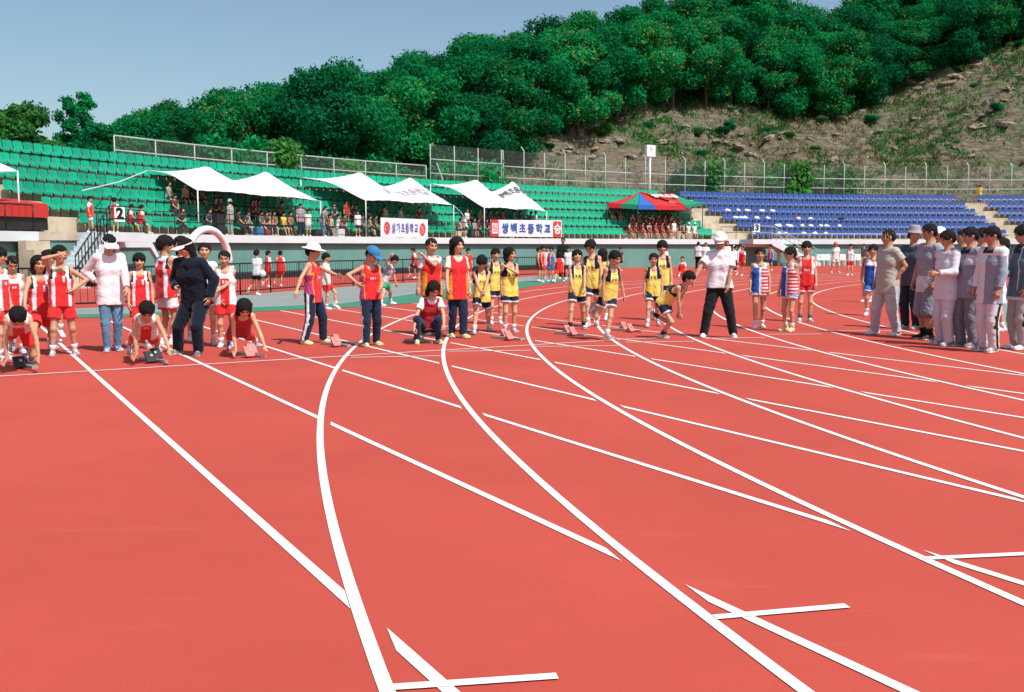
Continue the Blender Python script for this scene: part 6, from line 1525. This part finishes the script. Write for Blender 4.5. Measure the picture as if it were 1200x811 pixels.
ORD = ['leftmost', 'second', 'third', 'fourth', 'fifth', 'sixth', 'seventh', 'eighth', 'ninth', 'tenth', 'eleventh', 'twelfth']
rr_ = random.Random(9)
DARKS = [(.03, .035, .05), (.06, .05, .05), (.02, .05, .045), (.10, .07, .05), (.05, .06, .09), (.12, .03, .03), (.04, .04, .04)]
for nm, xs, rows in (('first', [206, 212, 245, 252, 260, 281, 287, 296, 303, 311, 318, 328], (1, 0, 0, 1)), ('second', [384, 393, 402, 412, 425, 430, 440, 446, 480, 492], (0, 1)), ('third', [552, 560, 567, 571, 582, 596, 609, 616, 622, 634], (1, 0))):
    for i, px in enumerate(xs):
        k = rows[i % len(rows)]
        seated(f'dark clothed spectator shaded by the {nm} white canopy, {ORD[i]} from the left', px+rr_.uniform(-1, 1), k, ('tee', DARKS[(i*3+len(nm)) % 7]), B=('pants', (.03, .03, .04)), turn=rr_.uniform(-40, 40), hair=rr_.choice(['boy', 'bob', 'short']), lean=rr_.uniform(2, 30))
RD = [(.36, .02, .035), (.28, .015, .03), (.40, .05, .06), (.20, .02, .03)]
pos = ['leftmost', 'second', 'third', 'fourth', 'fifth', 'sixth', 'seventh', 'eighth']
for r_ in range(2):
    for i in range(8):
        px = 738+i*7.6+(r_ % 2)*3.5
        seated(f'child in dark red under the red canopy, {"lower" if r_ == 0 else "upper"} row, {pos[i]} from left', px, r_, ('vest', RD[(i+r_) % 4]), under=('tee', (.6, .5, .5) if i % 3 == 0 else (.25, .03, .04)), B=('shorts', (.2, .02, .03)), turn=random.uniform(-35, 35), group='children in dark red under the canopy', hair=random.choice(['boy', 'bob', 'short']))
seated('adult in dark blue at the left leg of the red canopy', 716, 2, ('tee', (.03, .08, .12)), adult=True, H=1.6); seated('second dark clad adult at the left leg of the red canopy', 725, 2, ('tee', (.05, .05, .06)), adult=True, H=1.6)
seated('dark clad adult at the top right under the red canopy', 784, 2, ('tee', (.03, .05, .05)), adult=True, H=1.6)
standing('child in white standing in front of the red canopy', 790, None, 0, ('tee', WHT), ('shorts', (.5, .35, .28)), yaw=15, H=1.4)
seated('child in faded red right of the red canopy', 801, 0, ('tee', (.45, .16, .16)), turn=30)
for px, lab in ((807, 'left one of the two white figures beside the middle aisle'), (814, 'right one of the two white figures beside the middle aisle')): seated(lab, px, 0, ('tee', WHT), ('shorts', WHT), hat=('cap', WHT))
pb = pol(71.6, phi_px(1148, 71.6, 5.2)); pb.z = 5.2
person('lone figure in yellow by the fence above the right hand aisle', 1148, 226, H=1.6, yaw=160, T=('tee', (.75, .52, .04)), B=('pants', NAVY), base=pb, q='lo', adult=True)
# boxes and bags on the walkway in the shade
for px, w, h, c, lab, cat in [(257, .5, .95, (.02, .025, .03), 'tall black speaker box left of the standing grey green spectator', 'speaker'), (303, .42, .38, (.04, .16, .32), 'blue plastic crate at the front rail under the first canopy', 'crate'), (247, .35, .3, (.03, .03, .04), 'small black bag at the rail above the white arch', 'bag'), (312, .3, .3, (.25, .05, .04), 'dark red bag beside the blue crate', 'bag'), (372, .5, .35, (.03, .03, .035), 'black sports bag between the first two canopies', 'bag'), (398, .5, .4, (.55, .52, .5), 'pale cardboard box under the second canopy', 'box'), (536, .45, .4, (.5, .42, .3), 'tan cardboard box right of the round badge banner', 'box'), (553, .35, .5, (.04, .05, .06), 'dark rucksack at the rail left of the red ended banner', 'bag')]:
    p = atR(px, 64.5, Z_WALK); bm = bmesh.new(); bmesh.ops.create_cube(bm, size=1); bmesh.ops.bevel(bm, geom=bm.edges[:], offset=.09, segments=2)
    for v in bm.verts: v.co.x *= .32; v.co.y *= w; v.co.z = (v.co.z+.5)*h
    me = bpy.data.meshes.new(cat); bm.to_mesh(me); bm.free(); me.materials.append(mat('box_%s_%d' % (cat, px), c, .7, .15, 4.)); o = bpy.data.objects.new({'speaker': 'speaker_box', 'crate': 'crate', 'bag': 'bag', 'box': 'cardboard_box'}[cat], me); COL.objects.link(o); o.location = (p.x, p.y, Z_WALK); o.rotation_euler[2] = phi_of(p); tag(o, lab, cat)
# clothes and bags left on the blue seats
rg = random.Random(3)
for i, (px, k, w, c) in enumerate([(853, 3, .5, WHT), (865, 3, .35, WHT), (876, 3, .5, CREAM), (862, 2, .45, WHT), (868, 2, .4, LGREY), (873, 2, .5, WHT), (887, 2, .5, WHT), (900, 2, .4, CREAM), (893, 3, .6, LGREY), (905, 3, .5, LGREY), (936, 2, .4, (.7, .55, .45)), (950, 2, .4, WHT), (986, 2, .5, BLK), (912, 1, .6, WHT), (925, 1, .7, WHT), (940, 1, .4, CREAM), (950, 1, .4, WHT), (962, 1, .35, WHT), (969, 1, .55, WHT), (984, 1, .35, WHT), (883, 0, .4, WHT), (913, 0, .4, WHT), (920, 0, .4, WHT), (942, 0, .4, LGREY), (955, 0, .4, WHT), (968, 0, .4, WHT)]):
    k2 = max(0, k-0); R = row_R(min(k2, 3))-.12; ph = phi_px(px, R, row_z(min(k2, 3))+.5); p = pol(R, ph, row_z(min(k2, 3))+.46)
    bm = bmesh.new(); bmesh.ops.create_icosphere(bm, subdivisions=2, radius=1)
    for v in bm.verts: n = NZ.noise(v.co*1.9+Vector((i*2.3, 0, 0))); v.co *= 1+.55*n
    for v in bm.verts: v.co.x *= .16; v.co.y *= w*.55; v.co.z *= .14
    me = bpy.data.meshes.new('garment'); bm.to_mesh(me); bm.free(); me.materials.append(mat('garment_%d' % int(sum(c)*100), c, .85, .1)); [setattr(f, 'use_smooth', True) for f in me.polygons]
    o = bpy.data.objects.new('folded_clothes', me); COL.objects.link(o); o.location = p; o.rotation_euler[2] = ph
    nmc = 'white' if c is WHT else 'cream' if c is CREAM else 'pale grey' if c is LGREY else 'black' if c is BLK else 'tan'
    tag(o, f'{nmc} clothes left on a blue seat, {["first","second","third","fourth"][min(k2,3)]} row from the front', 'clothes', f'{nmc} clothes on blue seats row {min(k2,3)+1}')
print('persons', PERSONS, 'objects', len(bpy.data.objects))
